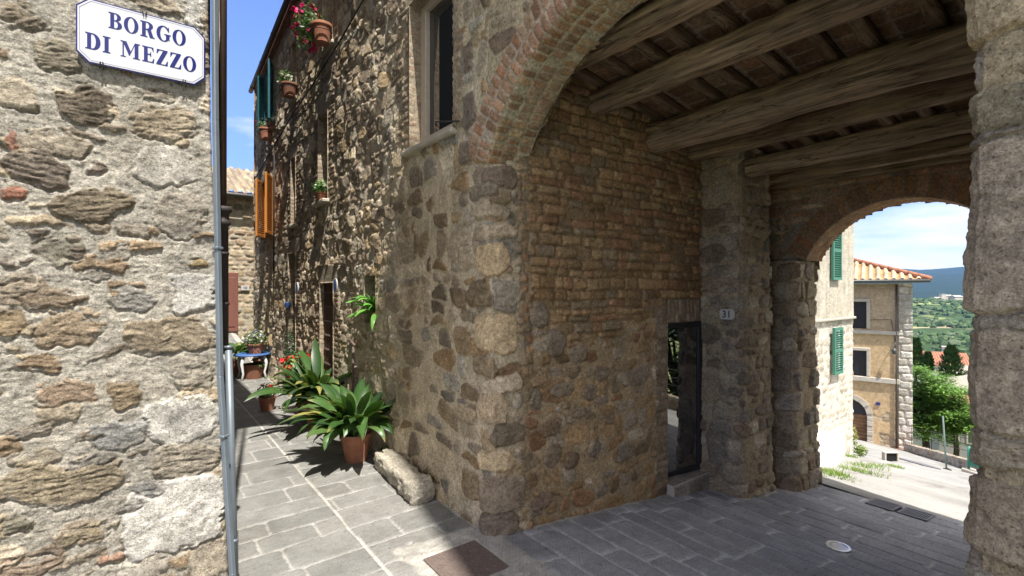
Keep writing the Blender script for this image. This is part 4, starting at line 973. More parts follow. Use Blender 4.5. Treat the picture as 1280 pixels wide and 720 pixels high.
mb.add([(.38, -2.52, 3.8), (3.9, -2.52, 3.8), (3.9, .4, 3.8), (.38, .4, 3.8), (.38, -2.52, 6.2), (3.9, -2.52, 6.2), (3.9, .4, 6.2), (.38, .4, 6.2)], [(0, 3, 2, 1), (4, 5, 6, 7), (0, 1, 5, 4), (1, 2, 6, 5), (2, 3, 7, 6), (3, 0, 4, 7)])
mb.build('wall_core', 'dark_room', arch)
mb = MB(); mb.box((.16, -4.6, 3.1), (.26, 2.3, 6.3)); mb.build('street_wall', 'trim_stone', arch)

# ceiling
def jz(x): return 3.43 - .155 * (x - .5) if x < 1.2 else 3.3215 - .17 * (x - 1.2) + .0
def f_tile(U, V):
    h, c, m = layout(U, V, 261, .30, .155, PAL['tile'], (.33, .27, .205), rowvar=.02, wvar=.06, gap=(.003, .006), hgt=(.002, .005), p=(8, 12), warp=.004, wob=0, edge=.003, rough=.002, bury=0, rot=.01, tilt=.01, rows=np.arange(-2.98, .6, .30), bev=.006, stain=.35, streak=1, jitter=.28)
    sp = sst(fbm(U * 2.3, V * 2.3, 4, 264, .6), .15, .5)[:, None]
    return h, c * (1 - .3 * sp) 
def pos_tile(U, V, h):
    z = np.where(U < 1.2, 3.43 - .155 * (U - .5), 3.3215 - .17 * (U - 1.2)) + .075
    return np.stack([U, V, z - h], -1)
relief('ceiling_tiles', lin(.33, 3.6, .012), lin(-2.55, .12, .012), f_tile, pos_tile, 'masonry', arch)
def beam(name, mat, p0, p1, w, h, seed, nl=90, nr=28, wav=.012, groove=.004, rnd=5.):
    p0 = np.array(p0, float); p1 = np.array(p1, float); L = np.linalg.norm(p1 - p0); t = (p1 - p0) / L
    up = np.array((0, 0, 1.)); sx = np.cross(t, up); sx /= np.linalg.norm(sx); up = np.cross(sx, t)
    s = np.linspace(0, 1, nl); q = np.linspace(0, 2 * PI, nr + 1)
    S, Q = np.meshgrid(s, q); S = S.ravel(); Q = Q.ravel()
    rr = 1 / ((np.abs(np.cos(Q)) ** rnd + np.abs(np.sin(Q)) ** rnd) ** (1 / rnd))
    cq, sq = np.cos(Q), np.sin(Q)
    n = fbm(S * L * 1.6 + seed, cq * 1.3 + sq * .9, 3, seed) * 1.0
    g = ridge(S * L * 2.0 + seed * 3, cq * 10 + sq * 9, 4, seed + 7)
    kn = np.zeros_like(S)
    rng = np.random.RandomState(seed)
    for k in range(4):
        a, b = rng.rand(), rng.rand() * 2 * PI
        kn += np.exp(-(((S - a) * L / .06) ** 2) - ((np.angle(np.exp(1j * (Q - b)))) / .5) ** 2) * rng.uniform(-1, 1.)
    dr = wav * 1.6 * n + groove * g + .014 * kn * (w > .12)
    bow = wav * 2.0 * vn(S * L * .9 + seed * 7.1, S * 0 + seed, seed); bow2 = wav * 1.5 * vn(S * L * .8 + seed * 3.3, S * 0 + 5, seed)
    P = p0[None] + t[None] * (S * L)[:, None] + sx[None] * ((rr * w / 2 + dr) * cq + bow)[:, None] + up[None] * ((rr * h / 2 + dr) * sq + bow2)[:, None]
    F = grid_faces(nl, nr + 1)
    o = mesh_np(name, P, F, mat, arch)
    return o
BM = [(.50, 3.27, .145, .15, .10), (1.04, 3.12, .165, .17, .10), (1.76, 2.945, .26, .25, .10), (2.38, 2.945, .16, .15, .06), (2.68, 2.785, .16, .165, -.30), (3.18, 2.765, .13, .13, -.30), (3.44, 2.75, .12, .12, -.40)]
for i, (x, zb, ww, hh, ye) in enumerate(BM):
    beam('beam', 'old_beam', (x, ye + .25, zb + hh / 2 - (.0 if i != 1 else .0)), (x - (.04 if i in (1,) else 0), -2.62, zb + hh / 2 + (.01 if i % 2 else -.01)), ww, hh, 301 + i * 7, wav=.018 if i in (2, 4) else .011, groove=.011, rnd=4.5 if i in (1, 3) else 3.4, nl=200, nr=44)
for k in range(9):
    y = .02 - .285 * k + .03 * math.sin(k * 2.3)
    beam('joist', 'old_joist', (.345, y, jz(.345) + .035), (1.2, y + .01, jz(1.2) + .035), .085, .085, 401 + k, 40, 16, .006, .003, 6)
    beam('joist', 'old_joist', (1.19, y + .015 * math.sin(k), jz(1.2) + .035), (3.58, y + .02 * math.sin(k * 1.7), jz(3.58) + .035), .08, .08, 431 + k, 60, 16, .006, .003, 6)
# house number 31
n31 = thing('house_number_plate', (2.47, -.29, 1.45), 'small white plate with black number 31 on the passage pilaster', 'sign')
def text_mesh(name, txt, size, mat, parent, origin, xdir, ydir, bold=.0):
    cu = bpy.data.curves.new(name, 'FONT'); cu.body = txt; cu.size = size; cu.align_x = 'CENTER'; cu.align_y = 'CENTER'; cu.offset = bold
    o = bpy.data.objects.new(name, cu); col.objects.link(o)
    dg = bpy.context.evaluated_depsgraph_get(); me = bpy.data.meshes.new_from_object(o.evaluated_get(dg))
    V = [np.array(origin) + v.co.x * np.array(xdir) + v.co.y * np.array(ydir) for v in me.vertices]; F = [tuple(p.vertices) for p in me.polygons]
    bpy.data.objects.remove(o); bpy.data.curves.remove(cu); bpy.data.meshes.remove(me)
    return mesh_np(name, V, F, mat, parent, None, False)
mb = MB(); xf = 2.462
pl = [( -.07, -.03), (-.055, -.048), (.055, -.048), (.07, -.03), (.07, .03), (.055, .048), (-.055, .048), (-.07, .03)]
mb.prism([(xf, -.29 - a, 1.45 + b) for a, b in pl], (.02, 0, 0)); mb.build('plate', 'plate_white', n31)
text_mesh('number', '31', .095, 'black_paint', n31, (xf - .002, -.29, 1.448), (0, -1.0, 0), (0, 0, 1), .0008)
# ================================================================== GROUND
def flags_two(U, V):
    # flagstones of the alley: beds across it, a running joint up the middle
    h = np.zeros(len(U)); c = np.zeros((len(U), 3))
    for side, sd in ((U < -.785, 501), (U >= -.785, 502)):
        if side.any():
            a, b, m = layout(V[side] * 0 + U[side], V[side], sd, .30, .62, PAL['flag'], (.37, .36, .335), rowvar=.25, wvar=.45, gap=(.0035, .0055), hgt=(.006, .010), p=(12, 20), warp=.006, wob=.008, edge=.005, rough=.002, bury=0, rot=.004, tilt=.006, stain=.10, streak=1, bev=.008, jitter=.09)
            h[side] = a; c[side] = b
    j = np.exp(-((U + .785 + .006 * fbm(V * 3, V * 0, 2, 5)) / .010) ** 2)
    h = h - .007 * j; j = sst(j, .3, .6)[:, None]
    c = c * (1 - j) + j * np.array((.45, .43, .39))
    return h, c
PB = -.14     # where the alley flags end and the passage paving starts (y < 0)
def f_alley(U, V):
    h, c = flags_two(U, V)
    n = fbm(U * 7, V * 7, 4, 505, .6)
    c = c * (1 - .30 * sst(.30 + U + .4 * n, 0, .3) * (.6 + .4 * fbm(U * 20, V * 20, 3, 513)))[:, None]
    # lime mortar fillet along the wall foot and the ragged patch at the corner
    d1 = -U + .03 * n
    k = sst(.085 + .05 * n - d1, 0, .02) * (V > -.1)
    du = np.abs(U + .36) - .30; dv = np.abs(V + .10) - .33
    q = np.maximum(du, dv) + .05 * n + .03 * vn(U * 3, V * 3, 507)
    k = np.maximum(k, 1 - sst(q, -.02, .01)); k = np.maximum(k, (V < .1) * sst(U + .02 * n, -.26, -.24))
    h = h * (1 - k) + k * (.004 + .010 * n + .006 * fbm(U * 40, V * 40, 3, 511)); kk = k[:, None] * .95
    c = c * (1 - kk) + kk * np.array((.40, .38, .345))[None] * (1 + .28 * fbm(U * 16, V * 16, 4, 509))[:, None]
    h = np.where((np.abs(U + .355) < .20) & (np.abs(V + .155) < .203), -.012, h)
    return h, c
def az_(V): return .13 * np.maximum(V - 8.0, 0) + .0 * V
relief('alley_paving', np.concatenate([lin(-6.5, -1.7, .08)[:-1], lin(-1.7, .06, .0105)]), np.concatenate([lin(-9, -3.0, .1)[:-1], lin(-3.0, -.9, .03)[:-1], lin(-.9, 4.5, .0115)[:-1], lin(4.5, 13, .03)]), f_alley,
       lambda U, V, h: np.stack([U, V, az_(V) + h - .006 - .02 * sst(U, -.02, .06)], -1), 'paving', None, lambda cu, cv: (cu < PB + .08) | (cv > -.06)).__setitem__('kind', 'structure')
def f_pass(U, V):
    h, c, m = layout(V, U, 521, .21, .62, PAL['darkflag'], (.50, .50, .51), rowvar=.2, wvar=.45, gap=(.0055, .009), hgt=(.006, .010), p=(12, 20), warp=.006, wob=.006, edge=.004, rough=.002, bury=0, rot=.003, tilt=.006, stain=.12, streak=1, bev=.008, jitter=.07)
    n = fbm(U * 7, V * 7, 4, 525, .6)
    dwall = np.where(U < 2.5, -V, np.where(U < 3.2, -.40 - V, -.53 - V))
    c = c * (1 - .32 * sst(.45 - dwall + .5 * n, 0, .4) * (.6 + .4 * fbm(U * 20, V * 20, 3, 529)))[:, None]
    k = sst(.05 + .04 * n - dwall, 0, .02)
    k = np.maximum(k, 1 - sst(U + .03 * n, .0, .03)); kk = k[:, None] * .9
    h = h * (1 - k) + k * (.006 + .01 * n)
    c = c * (1 - kk) + kk * np.array((.38, .36, .33))[None] * (1 + .25 * fbm(U * 16, V * 16, 4, 527))[:, None]
    return h, c
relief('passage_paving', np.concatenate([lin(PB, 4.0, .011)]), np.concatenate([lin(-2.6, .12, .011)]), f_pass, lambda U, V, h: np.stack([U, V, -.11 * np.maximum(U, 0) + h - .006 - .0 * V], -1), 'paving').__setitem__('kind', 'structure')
mb = MB(); mb.add([(PB, -9, -.003), (.4, -9, -.003), (.4, -2.58, -.003), (PB, -2.58, -.003)], [(0, 1, 2, 3)]); tag(mb.build('street_paving', 'concrete'), kind='structure')
RA, RB, RC = .5985, -.2489, .0341
def rz(x, y): return RA + RB * x + RC * y
def f_road(U, V): return .02 * fbm(U * 1.2, V * 1.2, 4, 531) + .006 * fbm(U * 9, V * 9, 3, 533), np.ones((len(U), 3))
relief('road', np.concatenate([lin(3.90, 12, .06)[:-1], lin(12, 28, .2)]), lin(-9, 7, .08), f_road, lambda U, V, h: np.stack([U, V, RA + RB * U + RC * V + h * sst(U, 3.95, 4.3) - .018 * (U < 3.95)], -1), 'road', None,
       lambda cu, cv: (cv > .6 * (cu - 19.2) + .67 - .3) & ~((cv > 1.5) & (cu < 10))).__setitem__('kind', 'structure')
# terrain down to the valley and the mountains
def prof(r): return np.interp(r, [0, 3, 9, 16, 26, 40, 70, 120, 250, 450, 700, 950, 1250, 1500, 1750, 1950, 2300, 3000, 4200, 6000, 8200, 10500, 14000], [-1.4, -1.6, -3.6, -5.6, -9.0, -12.5, -20, -30, -47, -58, -62, -60, -52, -40, -33, -50, -75, -70, -30, 100, 225, 215, 200])
rr = np.concatenate([np.linspace(0.5, 60, 40), np.geomspace(62, 14000, 150)]); aa = np.linspace(0, 2 * PI, 361)
A_, R_ = np.meshgrid(aa, rr); A_ = A_.ravel(); R_ = R_.ravel()
X_ = R_ * np.cos(A_); Y_ = R_ * np.sin(A_)
Z_ = prof(R_ * (1 + .05 * np.sin(A_ * 7) * (R_ > 100)))
amp = np.interp(R_, [0, 40, 200, 1000, 2500, 5000, 14000], [0, .3, 3, 9, 16, 70, 90])
Z_ = Z_ + amp * fbm(X_ / 420, Y_ / 420, 4, 541) + np.interp(R_, [0, 5000, 7000, 14000], [0, 0, 30, 30]) * fbm(X_ / 2600, Y_ / 2600, 3, 547)
Z_ = np.where(X_ < -1, np.minimum(Z_, -1.3), Z_)
far = sst(R_, 1900, 2600)
to = mesh_np('terrain', np.stack([X_, Y_, Z_], -1), grid_faces(len(aa), len(rr)), 'terrain', None, np.stack([far] * 3, -1), True)
ca = to.data.color_attributes['Col']; ca.name = 'far'; to['kind'] = 'structure'
def tz(x, y):
    r = math.hypot(x, y); a = math.atan2(y, x)
    z = float(prof(np.array([r * (1 + .05 * math.sin(a * 7) * (r > 100))]))[0])
    return z + float(np.interp(r, [0, 40, 200, 1000, 2500, 5000, 14000], [0, .3, 3, 9, 16, 70, 90])) * float(fbm(np.array([x / 420]), np.array([y / 420]), 4, 541)[0])

# ================================================================== PLANTS
rng = random.Random(5)
def leaf_blade(mb, p0, az, elev, L, W, droop, green, edge, twist=0., nseg=9, pet=.12, fold=.25):
    """a lance shaped arching leaf; five points across so the margin can be paler"""
    p = np.array(p0, float); e = elev; pts = []
    side = np.array((-math.sin(az), math.cos(az), 0.))
    for i in range(nseg + 1):
        t = i / nseg
        d = np.array((math.cos(az) * math.cos(e), math.sin(az) * math.cos(e), math.sin(e)))
        nrm = np.cross(d, side) * -1
        s2 = side * math.cos(twist * t) + nrm * math.sin(twist * t)
        tt = max(0., (t - pet) / (1 - pet))
        wdt = W / 2 * (math.sin(PI * tt ** .8) ** .85 if 0 < tt < 1 else 0) + .0035 * (1 - t)
        pts.append((p.copy(), s2, nrm, wdt, tt))
        p = p + d * L / nseg; e -= droop / nseg * (.4 + 1.2 * t)
    vs, cs = [], []
    for (p, s2, nrm, wd, tt) in pts:
        for k in (-1, -.88, 0, .88, 1):
            vs.append(p + s2 * wd * k + nrm * fold * wd * abs(k))
            yel = abs(k) == 1 and edge > .86
            tip = max(0, tt - .9) / .1 * (edge > .7)
            g = np.array(green) * (1.25 if k == 0 else 1.)
            cc = g * (1 - .75 * yel) + np.array((.42, .36, .11)) * .75 * yel
            cc = cc * (1 - tip * .8) + np.array((.40, .30, .10)) * tip * .8
            cs.append(cc)
    fs = [(i * 5 + k, i * 5 + k + 1, (i + 1) * 5 + k + 1, (i + 1) * 5 + k) for i in range(nseg) for k in range(4)]
    b = len(mb.v); mb.add(vs, fs); mb.c[b:] = [tuple(q) for q in cs]
def pot_mesh(c, rt, rb, h, rim=.04, n=28):
    m = MB(); m.lathe(c, [(0, 0), (rb, 0), (rb * 1.01, .01), (rt * .965, h - rim), (rt * .97, h - rim), (rt * 1.05, h - rim + .004), (rt * 1.07, h - .006), (rt * 1.05, h), (rt * .95, h), (rt * .92, h - .03), (rt * .9, h - .05)], n)
    return m
def soil(c, r, z): m = MB(); m.lathe(c, [(0, z + .012), (r * .5, z + .010), (r, z)], 20); return m
def aspidistra(c, rt, rb, h, n, Lr, label, seed, lean=(0, 0), squash=1., group='potted aspidistras in the alley'):
    rg = random.Random(seed)
    t = thing('potted_plant', c, label, 'potted plant', group)
    smooth_angle(pot_mesh(c, rt, rb, h).build('pot', 'terracotta', t, True)); soil(c, rt * .92, h - .04).build('soil', 'soil', t, True)
    m = MB()
    for i in range(n):
        az = rg.uniform(0, 2 * PI); rad = rt * .7 * math.sqrt(rg.random())
        p0 = (c[0] + rad * math.cos(az + rg.uniform(-.4, .4)), c[1] + rad * math.sin(az), c[2] + h - .035)
        up = rg.random()
        el = R(88 - 34 * (rad / rt) - rg.uniform(-6, 22)); L = rg.uniform(*Lr) * (1. if up < .7 else .8)
        if p0[0] + math.cos(az) * L * .6 > .05: az = PI - az if rg.random() < .45 else az; L *= .8
        g = rg.choice([(.036, .085, .02), (.048, .105, .026), (.06, .125, .032), (.032, .072, .022), (.08, .14, .04)])
        if rg.random() < .04: g = (.26, .25, .07)
        leaf_blade(m, p0, az, el, L, rg.uniform(.075, .125), R(rg.uniform(55, 165)), g, rg.random(), rg.uniform(-.7, .7), pet=.34)
    m.build('foliage', 'leaf', t, True, usecol=True)
    return t
aspidistra((-.265, 2.03, 0), .148, .105, .275, 165, (.42, .76), 'large terracotta pot of arching aspidistra leaves nearest the pale stone block', 11)
aspidistra((-.235, 3.45, 0), .15, .11, .28, 110, (.46, .98), 'second pot of tall aspidistra leaves, partly hidden behind the nearest pot', 23)
def bloom(m, p, r, n=9, rg=rng):
    for k in range(n):
        d = np.array((rg.gauss(0, 1), rg.gauss(0, 1), rg.gauss(0, 1))); d /= np.linalg.norm(d)
        a = np.cross(d, (rg.random(), rg.random(), rg.random())); a /= np.linalg.norm(a); b = np.cross(d, a); q = np.array(p) + d * r * .55
        m.add([q + a * r * .6, q + b * r * .6 + d * r * .12, q - a * r * .6, q - b * r * .6 + d * r * .12], [(0, 1, 2, 3)])
def small_leaves(m, c, rad, n, size, rg, greens, flat=1., up=.4):
    for k in range(n):
        d = np.array((rg.gauss(0, 1), rg.gauss(0, 1), rg.gauss(0, 1) * flat)); d /= np.linalg.norm(d) + 1e-6; q = np.array(c) + d * np.array(rad) * rg.random() ** .4
        nrm = d + np.array((rg.uniform(-.6, .6), rg.uniform(-.6, .6), up)); nrm /= np.linalg.norm(nrm); a = np.cross(nrm, (rg.random() - .5, rg.random() - .5, rg.random() - .5)); a /= np.linalg.norm(a); b = np.cross(nrm, a); s = size * rg.uniform(.6, 1.3)
        g = np.array(rg.choice(greens)) * rg.uniform(.8, 1.2)
        m.add([q - a * s, q + b * s * .5 + nrm * s * .12, q + a * s, q - b * s * .5 + nrm * s * .12], [(0, 1, 2, 3)], tuple(g))
GR = [(.06, .13, .03), (.08, .17, .04), (.05, .10, .025), (.11, .20, .05)]
def flower_pot(name, c, rt, rb, h, label, petals, nfl, frad, foff, fol, seed, cat='flower pot', group=None, pot='terracotta', bloomr=.022, greens=GR, lsize=.022, nleaf=160, box=None):
    rg = random.Random(seed); t = thing(name, c, label, cat, group)
    if box:
        m = MB(); w, d = box
        m.prism([(c[0] - d * .42, c[1] - w * .46, c[2]), (c[0] + d * .42, c[1] - w * .46, c[2]), (c[0] + d * .42, c[1] + w * .46, c[2]), (c[0] - d * .42, c[1] + w * .46, c[2])], (0, 0, h * .85)); m.box((c[0], c[1], c[2] + h * .92), (d, w, h * .16), bev=.008); m.build('pot', pot, t)
    else: smooth_angle(pot_mesh(c, rt, rb, h, h * .16, 22).build('pot', pot, t, True))
    soil(c, rt * .9, h - .02).build('soil', 'soil', t, True)
    m = MB(); fc = (c[0] + foff[0], c[1] + foff[1], c[2] + h + foff[2]); small_leaves(m, fc, fol, nleaf, lsize, rg, greens)
    for k in range(14):
        q = np.array(fc) + np.array(fol) * np.array((rg.uniform(-.7, .7), rg.uniform(-.7, .7), rg.uniform(-.3, .8))); m.tube([(c[0], c[1], c[2] + h - .02), (np.array(c) + q) / 2 + (0, 0, h * .6), q], .003, 4, False, (.07, .14, .04))
    m.build('foliage', 'leaf', t, usecol=True)
    for mat, n in petals:
        for k in range(n):
            m = MB(); d = np.array((rg.gauss(0, 1), rg.gauss(0, 1), rg.gauss(0, 1))); d /= np.linalg.norm(d); bloom(m, np.array(fc) + d * np.array(frad) * rg.uniform(.5, 1.05), bloomr * rg.uniform(.8, 1.2), 9, rg)
            m.build('bloom', mat, t)
    return t
WP = 'flower pots hung high on the alley facade'
flower_pot('flower_pot', (-.13, 3.64, 4.80), .128, .09, .23, 'wall pot with trailing pink and magenta flowers, highest and nearest on the facade', [('pink_bloom', 30)], 26, (.22, .36, .32), (-.09, .30, .08), (.19, .34, .30), 41, group=WP, nleaf=420, lsize=.030, bloomr=.042)
flower_pot('flower_pot', (-.12, 5.38, 4.665), .12, .085, .20, 'dark wall pot with white flowers, in the middle of the high facade pots', [('white_bloom', 16)], 16, (.14, .18, .14), (-.03, .10, .10), (.13, .17, .14), 43, group=WP, pot='dark_terracotta', nleaf=180, lsize=.026, bloomr=.028)
flower_pot('flower_pot', (-.12, 7.2, 4.445), .11, .08, .20, 'small wall pot with sparse red flowers under the teal shutters', [('pink_bloom', 7)], 7, (.12, .26, .2), (-.02, .18, .10), (.10, .22, .16), 47, group=WP, nleaf=70, lsize=.026, greens=[(.16, .18, .05), (.10, .15, .05), (.22, .20, .07)], bloomr=.026)
flower_pot('flower_pot', (-.055, 3.93, 2.862), .085, .06, .10, 'small pot of white flowers and green leaves on the sill over the studded door', [('white_bloom', 12)], 12, (.10, .17, .10), (-.02, 0, .07), (.10, .17, .11), 53, nleaf=220, lsize=.024, greens=[(.07, .17, .04), (.11, .24, .06)])
flower_pot('flower_pot', (-.17, 4.2, 0), .14, .10, .34, 'pot of bright red geraniums behind the aspidistras', [('red_bloom', 24)], 12, (.25, .34, .22), (-.10, .05, .30), (.20, .30, .22), 59, nleaf=420, lsize=.03, greens=[(.10, .20, .05), (.14, .25, .07), (.07, .15, .04)], bloomr=.055)
flower_pot('flower_pot', (-.55, 4.75, 0), .11, .08, .18, 'low pot of pale green leaves and red flowers at the alley edge behind the aspidistras', [('red_bloom', 5)], 5, (.14, .16, .12), (0, 0, .08), (.16, .18, .12), 61, nleaf=240, lsize=.026, greens=[(.17, .24, .09), (.12, .2, .06)], bloomr=.034)
# fern in the niche
fern = thing('potted_plant', (.04, 2.27, 1.335), 'bright green fern in a small clay pot standing in the wall niche', 'potted plant')
pot_mesh((.05, 2.24, 1.335), .062, .045, .11, .02, 18).build('pot', 'terracotta', fern, True)
m = MB(); rg = random.Random(3)
for k in range(20):
    az = rg.uniform(PI * .58, PI * 1.35); leaf_blade(m, (.05, 2.26, 1.43), az, R(rg.uniform(5, 75)), rg.uniform(.26, .42), .055, R(rg.uniform(60, 140)), rg.choice([(.12, .30, .05), (.16, .36, .07), (.09, .24, .04)]), 0, rg.uniform(-.8, .8), 9, .06)
m.build('foliage', 'leaf', fern, True, usecol=True)
# clipped conifer in the doorway
cy_ = thing('potted_plant', (.0, 5.66, 0), 'small dark clipped conifer in a pot beside the far doorway', 'potted plant')
pot_mesh((-.02, 5.66, 0), .12, .09, .2, .03, 18).build('pot', 'dark_terracotta', cy_, True)
m = MB(); small_leaves(m, (-.02, 5.66, .62), (.13, .13, .46), 900, .02, random.Random(8), [(.02, .06, .025), (.03, .08, .03)]); m.build('foliage', 'leaf', cy_, usecol=True)
# far table with pots
tb = thing('garden_table', (-.28, 7.55, 0), 'low blue rimmed metal stand with white legs holding flower pots at the alley end', 'table')
m = MB(); m.lathe((-.28, 7.55, 0), [(0, .44), (.30, .44), (.315, .455), (.30, .47), (0, .47)], 28); smooth_angle(m.build('tabletop', 'blue_metal', tb, True))
for k in range(4):
    a = PI / 4 + k * PI / 2; m = MB(); x, y = -.28 + .24 * math.cos(a), 7.55 + .24 * math.sin(a)
    m.tube([(x, y, .44), (x + .05 * math.cos(a), y + .05 * math.sin(a), .30), (x + .01 * math.cos(a), y + .01 * math.sin(a), .12), (x + .05 * math.cos(a), y + .05 * math.sin(a), .0)], [.03, .028, .018, .022], 8); m.build('leg', 'white_metal', tb, True)
aspidistra((-.48, 8.1, .015), .13, .10, .30, 60, (.45, .75), 'dark leafy pot plant behind the blue metal stand at the alley end', 67, group=None)
flower_pot('flower_pot', (-.22, 7.52, .472), .16, .12, .18, 'clay pot of white and violet flowers on the blue metal stand', [('white_bloom', 26), ('violet_bloom', 18)], 40, (.24, .26, .16), (0, 0, .09), (.24, .26, .17), 71, nleaf=420, lsize=.025, greens=[(.14, .2, .08), (.20, .25, .12), (.09, .15, .05)], bloomr=.026)
flower_pot('flower_pot', (-.26, 7.55, 0), .19, .15, .27, 'wide brown clay pot standing under the blue metal stand', [], 0, (.1, .1, .1), (.12, -.1, -.02), (.16, .16, .06), 73, nleaf=60, pot='dark_terracotta')
flower_pot('flower_pot', (-.03, 8.25, .03), .13, .1, .24, 'pot of pale bushy herbs with tiny violet flowers against the facade end', [('violet_bloom', 20)], 20, (.2, .3, .4), (-.02, 0, .3), (.2, .3, .42), 79, nleaf=600, lsize=.026, greens=[(.2, .25, .16), (.14, .2, .1), (.25, .28, .2)], bloomr=.022)
# pale stone block lying at the wall foot
def stone_block():
    c0, c1 = np.array((-.19, .72, .0)), np.array((-.115, 1.72, .0)); ax = (c1 - c0); L = np.linalg.norm(ax); ax /= L; sx = np.array((ax[1], -ax[0], 0)); up = np.array((0, 0, 1.))
    nl, nr = 70, 56; s = np.linspace(0, 1, nl); q = np.linspace(0, 2 * PI, nr + 1); S, Q = np.meshgrid(s, q); S = S.ravel(); Q = Q.ravel()
    pw = 5.5; rr = 1 / ((np.abs(np.cos(Q)) ** pw + np.abs(np.sin(Q)) ** pw) ** (1 / pw))
    e = np.minimum(S, 1 - S) * L; cap = np.clip(e / .035, 0, 1); cap = np.sqrt(np.clip(1 - (1 - cap) ** 2.6, 0, 1))
    n = fbm(S * L * 7, np.cos(Q) * 1.6 + np.sin(Q) * 1.2 + 3, 5, 601, .62); n2 = ridge(S * L * 12, np.sin(Q) * 3 + np.cos(Q) * 2.4, 3, 607)
    d = (.026 * n + .012 * n2) * (.3 + .7 * cap)
    P = c0[None] + ax[None] * (S * L)[:, None] + sx[None] * ((rr * (.105 - .02 * S) * cap + d) * np.cos(Q))[:, None] + up[None] * ((rr * (.085 - .006 * S) * cap + d) * np.sin(Q) + .078)[:, None]
    c = np.array((.50, .455, .37))[None] * (1 + .25 * n)[:, None]
    o = mesh_np('stone_block', P - np.array((-.18, 1.3, 0)) * 0, grid_faces(nl, nr + 1), 'limestone', None, np.clip(c, .05, .8), True, None, (-.185, 1.32, 0))
    tag(o, 'rough pale limestone block lying on the flagstones against the wall foot', 'stone')
stone_block()
# sprig by the block
m = MB(); small_leaves(m, (-.06, 1.82, .09), (.06, .08, .09), 60, .025, random.Random(4), [(.06, .13, .03), (.09, .18, .04)]); tag(m.build('weed', 'leaf', None, False, (-.06, 1.82, 0), True), 'small green weed sprouting at the wall foot behind the stone block', 'weed')
# rusty chequered cover
mc = thing('manhole_cover', (-.355, -.155, 0), 'rusty chequered metal cover set in mortar beside the house corner', 'manhole cover')
m = MB(); m.box((-.355, -.155, -.008), (.385, .39, .014), bev=.003); m.build('plate', 'rust_plate', mc)
m = MB()
for i in range(14):
    for j in range(14):
        a = R(45 if (i + j) % 2 else -45); m.box((-.355 - .169 + .026 * i, -.155 - .169 + .026 * j, .0005), (.018, .0065, .005), a, .001)
m.build('tread', 'rust_plate', mc)
# recessed floor light and grating
def fz(x): return -.11 * x
fl = thing('floor_light', (2.2, -1.31, fz(2.2)), 'round recessed floor light with pale glass in the passage paving', 'floor light')
m = MB(); m.lathe((2.2, -1.31, fz(2.2) - .004), [(.058, .008), (.061, .013), (.080, .012), (.085, .004), (.085, -.01)], 36); smooth_angle(m.build('ring', 'steel', fl, True))
m = MB(); m.lathe((2.2, -1.31, fz(2.2) - .004), [(0, .013), (.04, .0125), (.06, .010)], 32); m.build('lens', 'lens_glass', fl, True)
gr = thing('drain_grate', (3.80, -1.28, fz(3.8)), 'slotted iron drain grating let into the paving at the far arch', 'drain')
m = MB()
for y0, y1 in ((-1.51, -1.29), (-1.26, -1.04)):
    zc = lambda x: fz(x) + .006
    for a, b, c_, d_ in ((3.66, 3.675, y0, y1), (3.925, 3.94, y0, y1)): m.box(((a + b) / 2, (c_ + d_) / 2, zc(a)), (b - a, d_ - c_, .014))
    for y in (y0 + .008, y1 - .008): m.box((3.80, y, zc(3.8) + .001), (.27, .016, .012), axes=((.994, 0, -.109), (0, 1, 0), (.109, 0, .994)))
m.build('frame', 'grate_iron', gr)
m = MB()
for y0, y1 in ((-1.51, -1.29), (-1.26, -1.04)):
    k = y0 + .028
    while k < y1 - .02: m.box((3.80, k, zc(3.8) + .001), (.25, .009, .010), axes=((.994, 0, -.109), (0, 1, 0), (.109, 0, .994))); k += .0185
m.build('bars', 'grate_iron', gr)
m = MB(); m.box((3.80, -1.275, fz(3.8) + .0018), (.26, .46, .003), axes=((.994, 0, -.109), (0, 1, 0), (.109, 0, .994))); m.build('pit', 'dark_room', gr)
# ceramic number plates in the alley
for (x, y, z, lab) in ((-.06, 3.34, 1.73, 'small oval blue and white ceramic number plate right of the studded door'), (-.06, 5.18, 1.70, 'small oval blue and white ceramic number plate by the far doorway')):
    t = thing('house_number_plate', (x, y, z), lab, 'sign')
    m = MB(); n = 24; m.prism([(x, y + .07 * math.cos(2 * PI * k / n), z + .09 * math.sin(2 * PI * k / n)) for k in range(n)], (.014, 0, 0)); m.build('rim', 'plate_white', t)
    m = MB(); m.prism([(x - .003, y + .052 * math.cos(2 * PI * k / n), z + .07 * math.sin(2 * PI * k / n)) for k in range(n)], (.02, 0, 0)); m.build('plate', 'blue_metal', t)

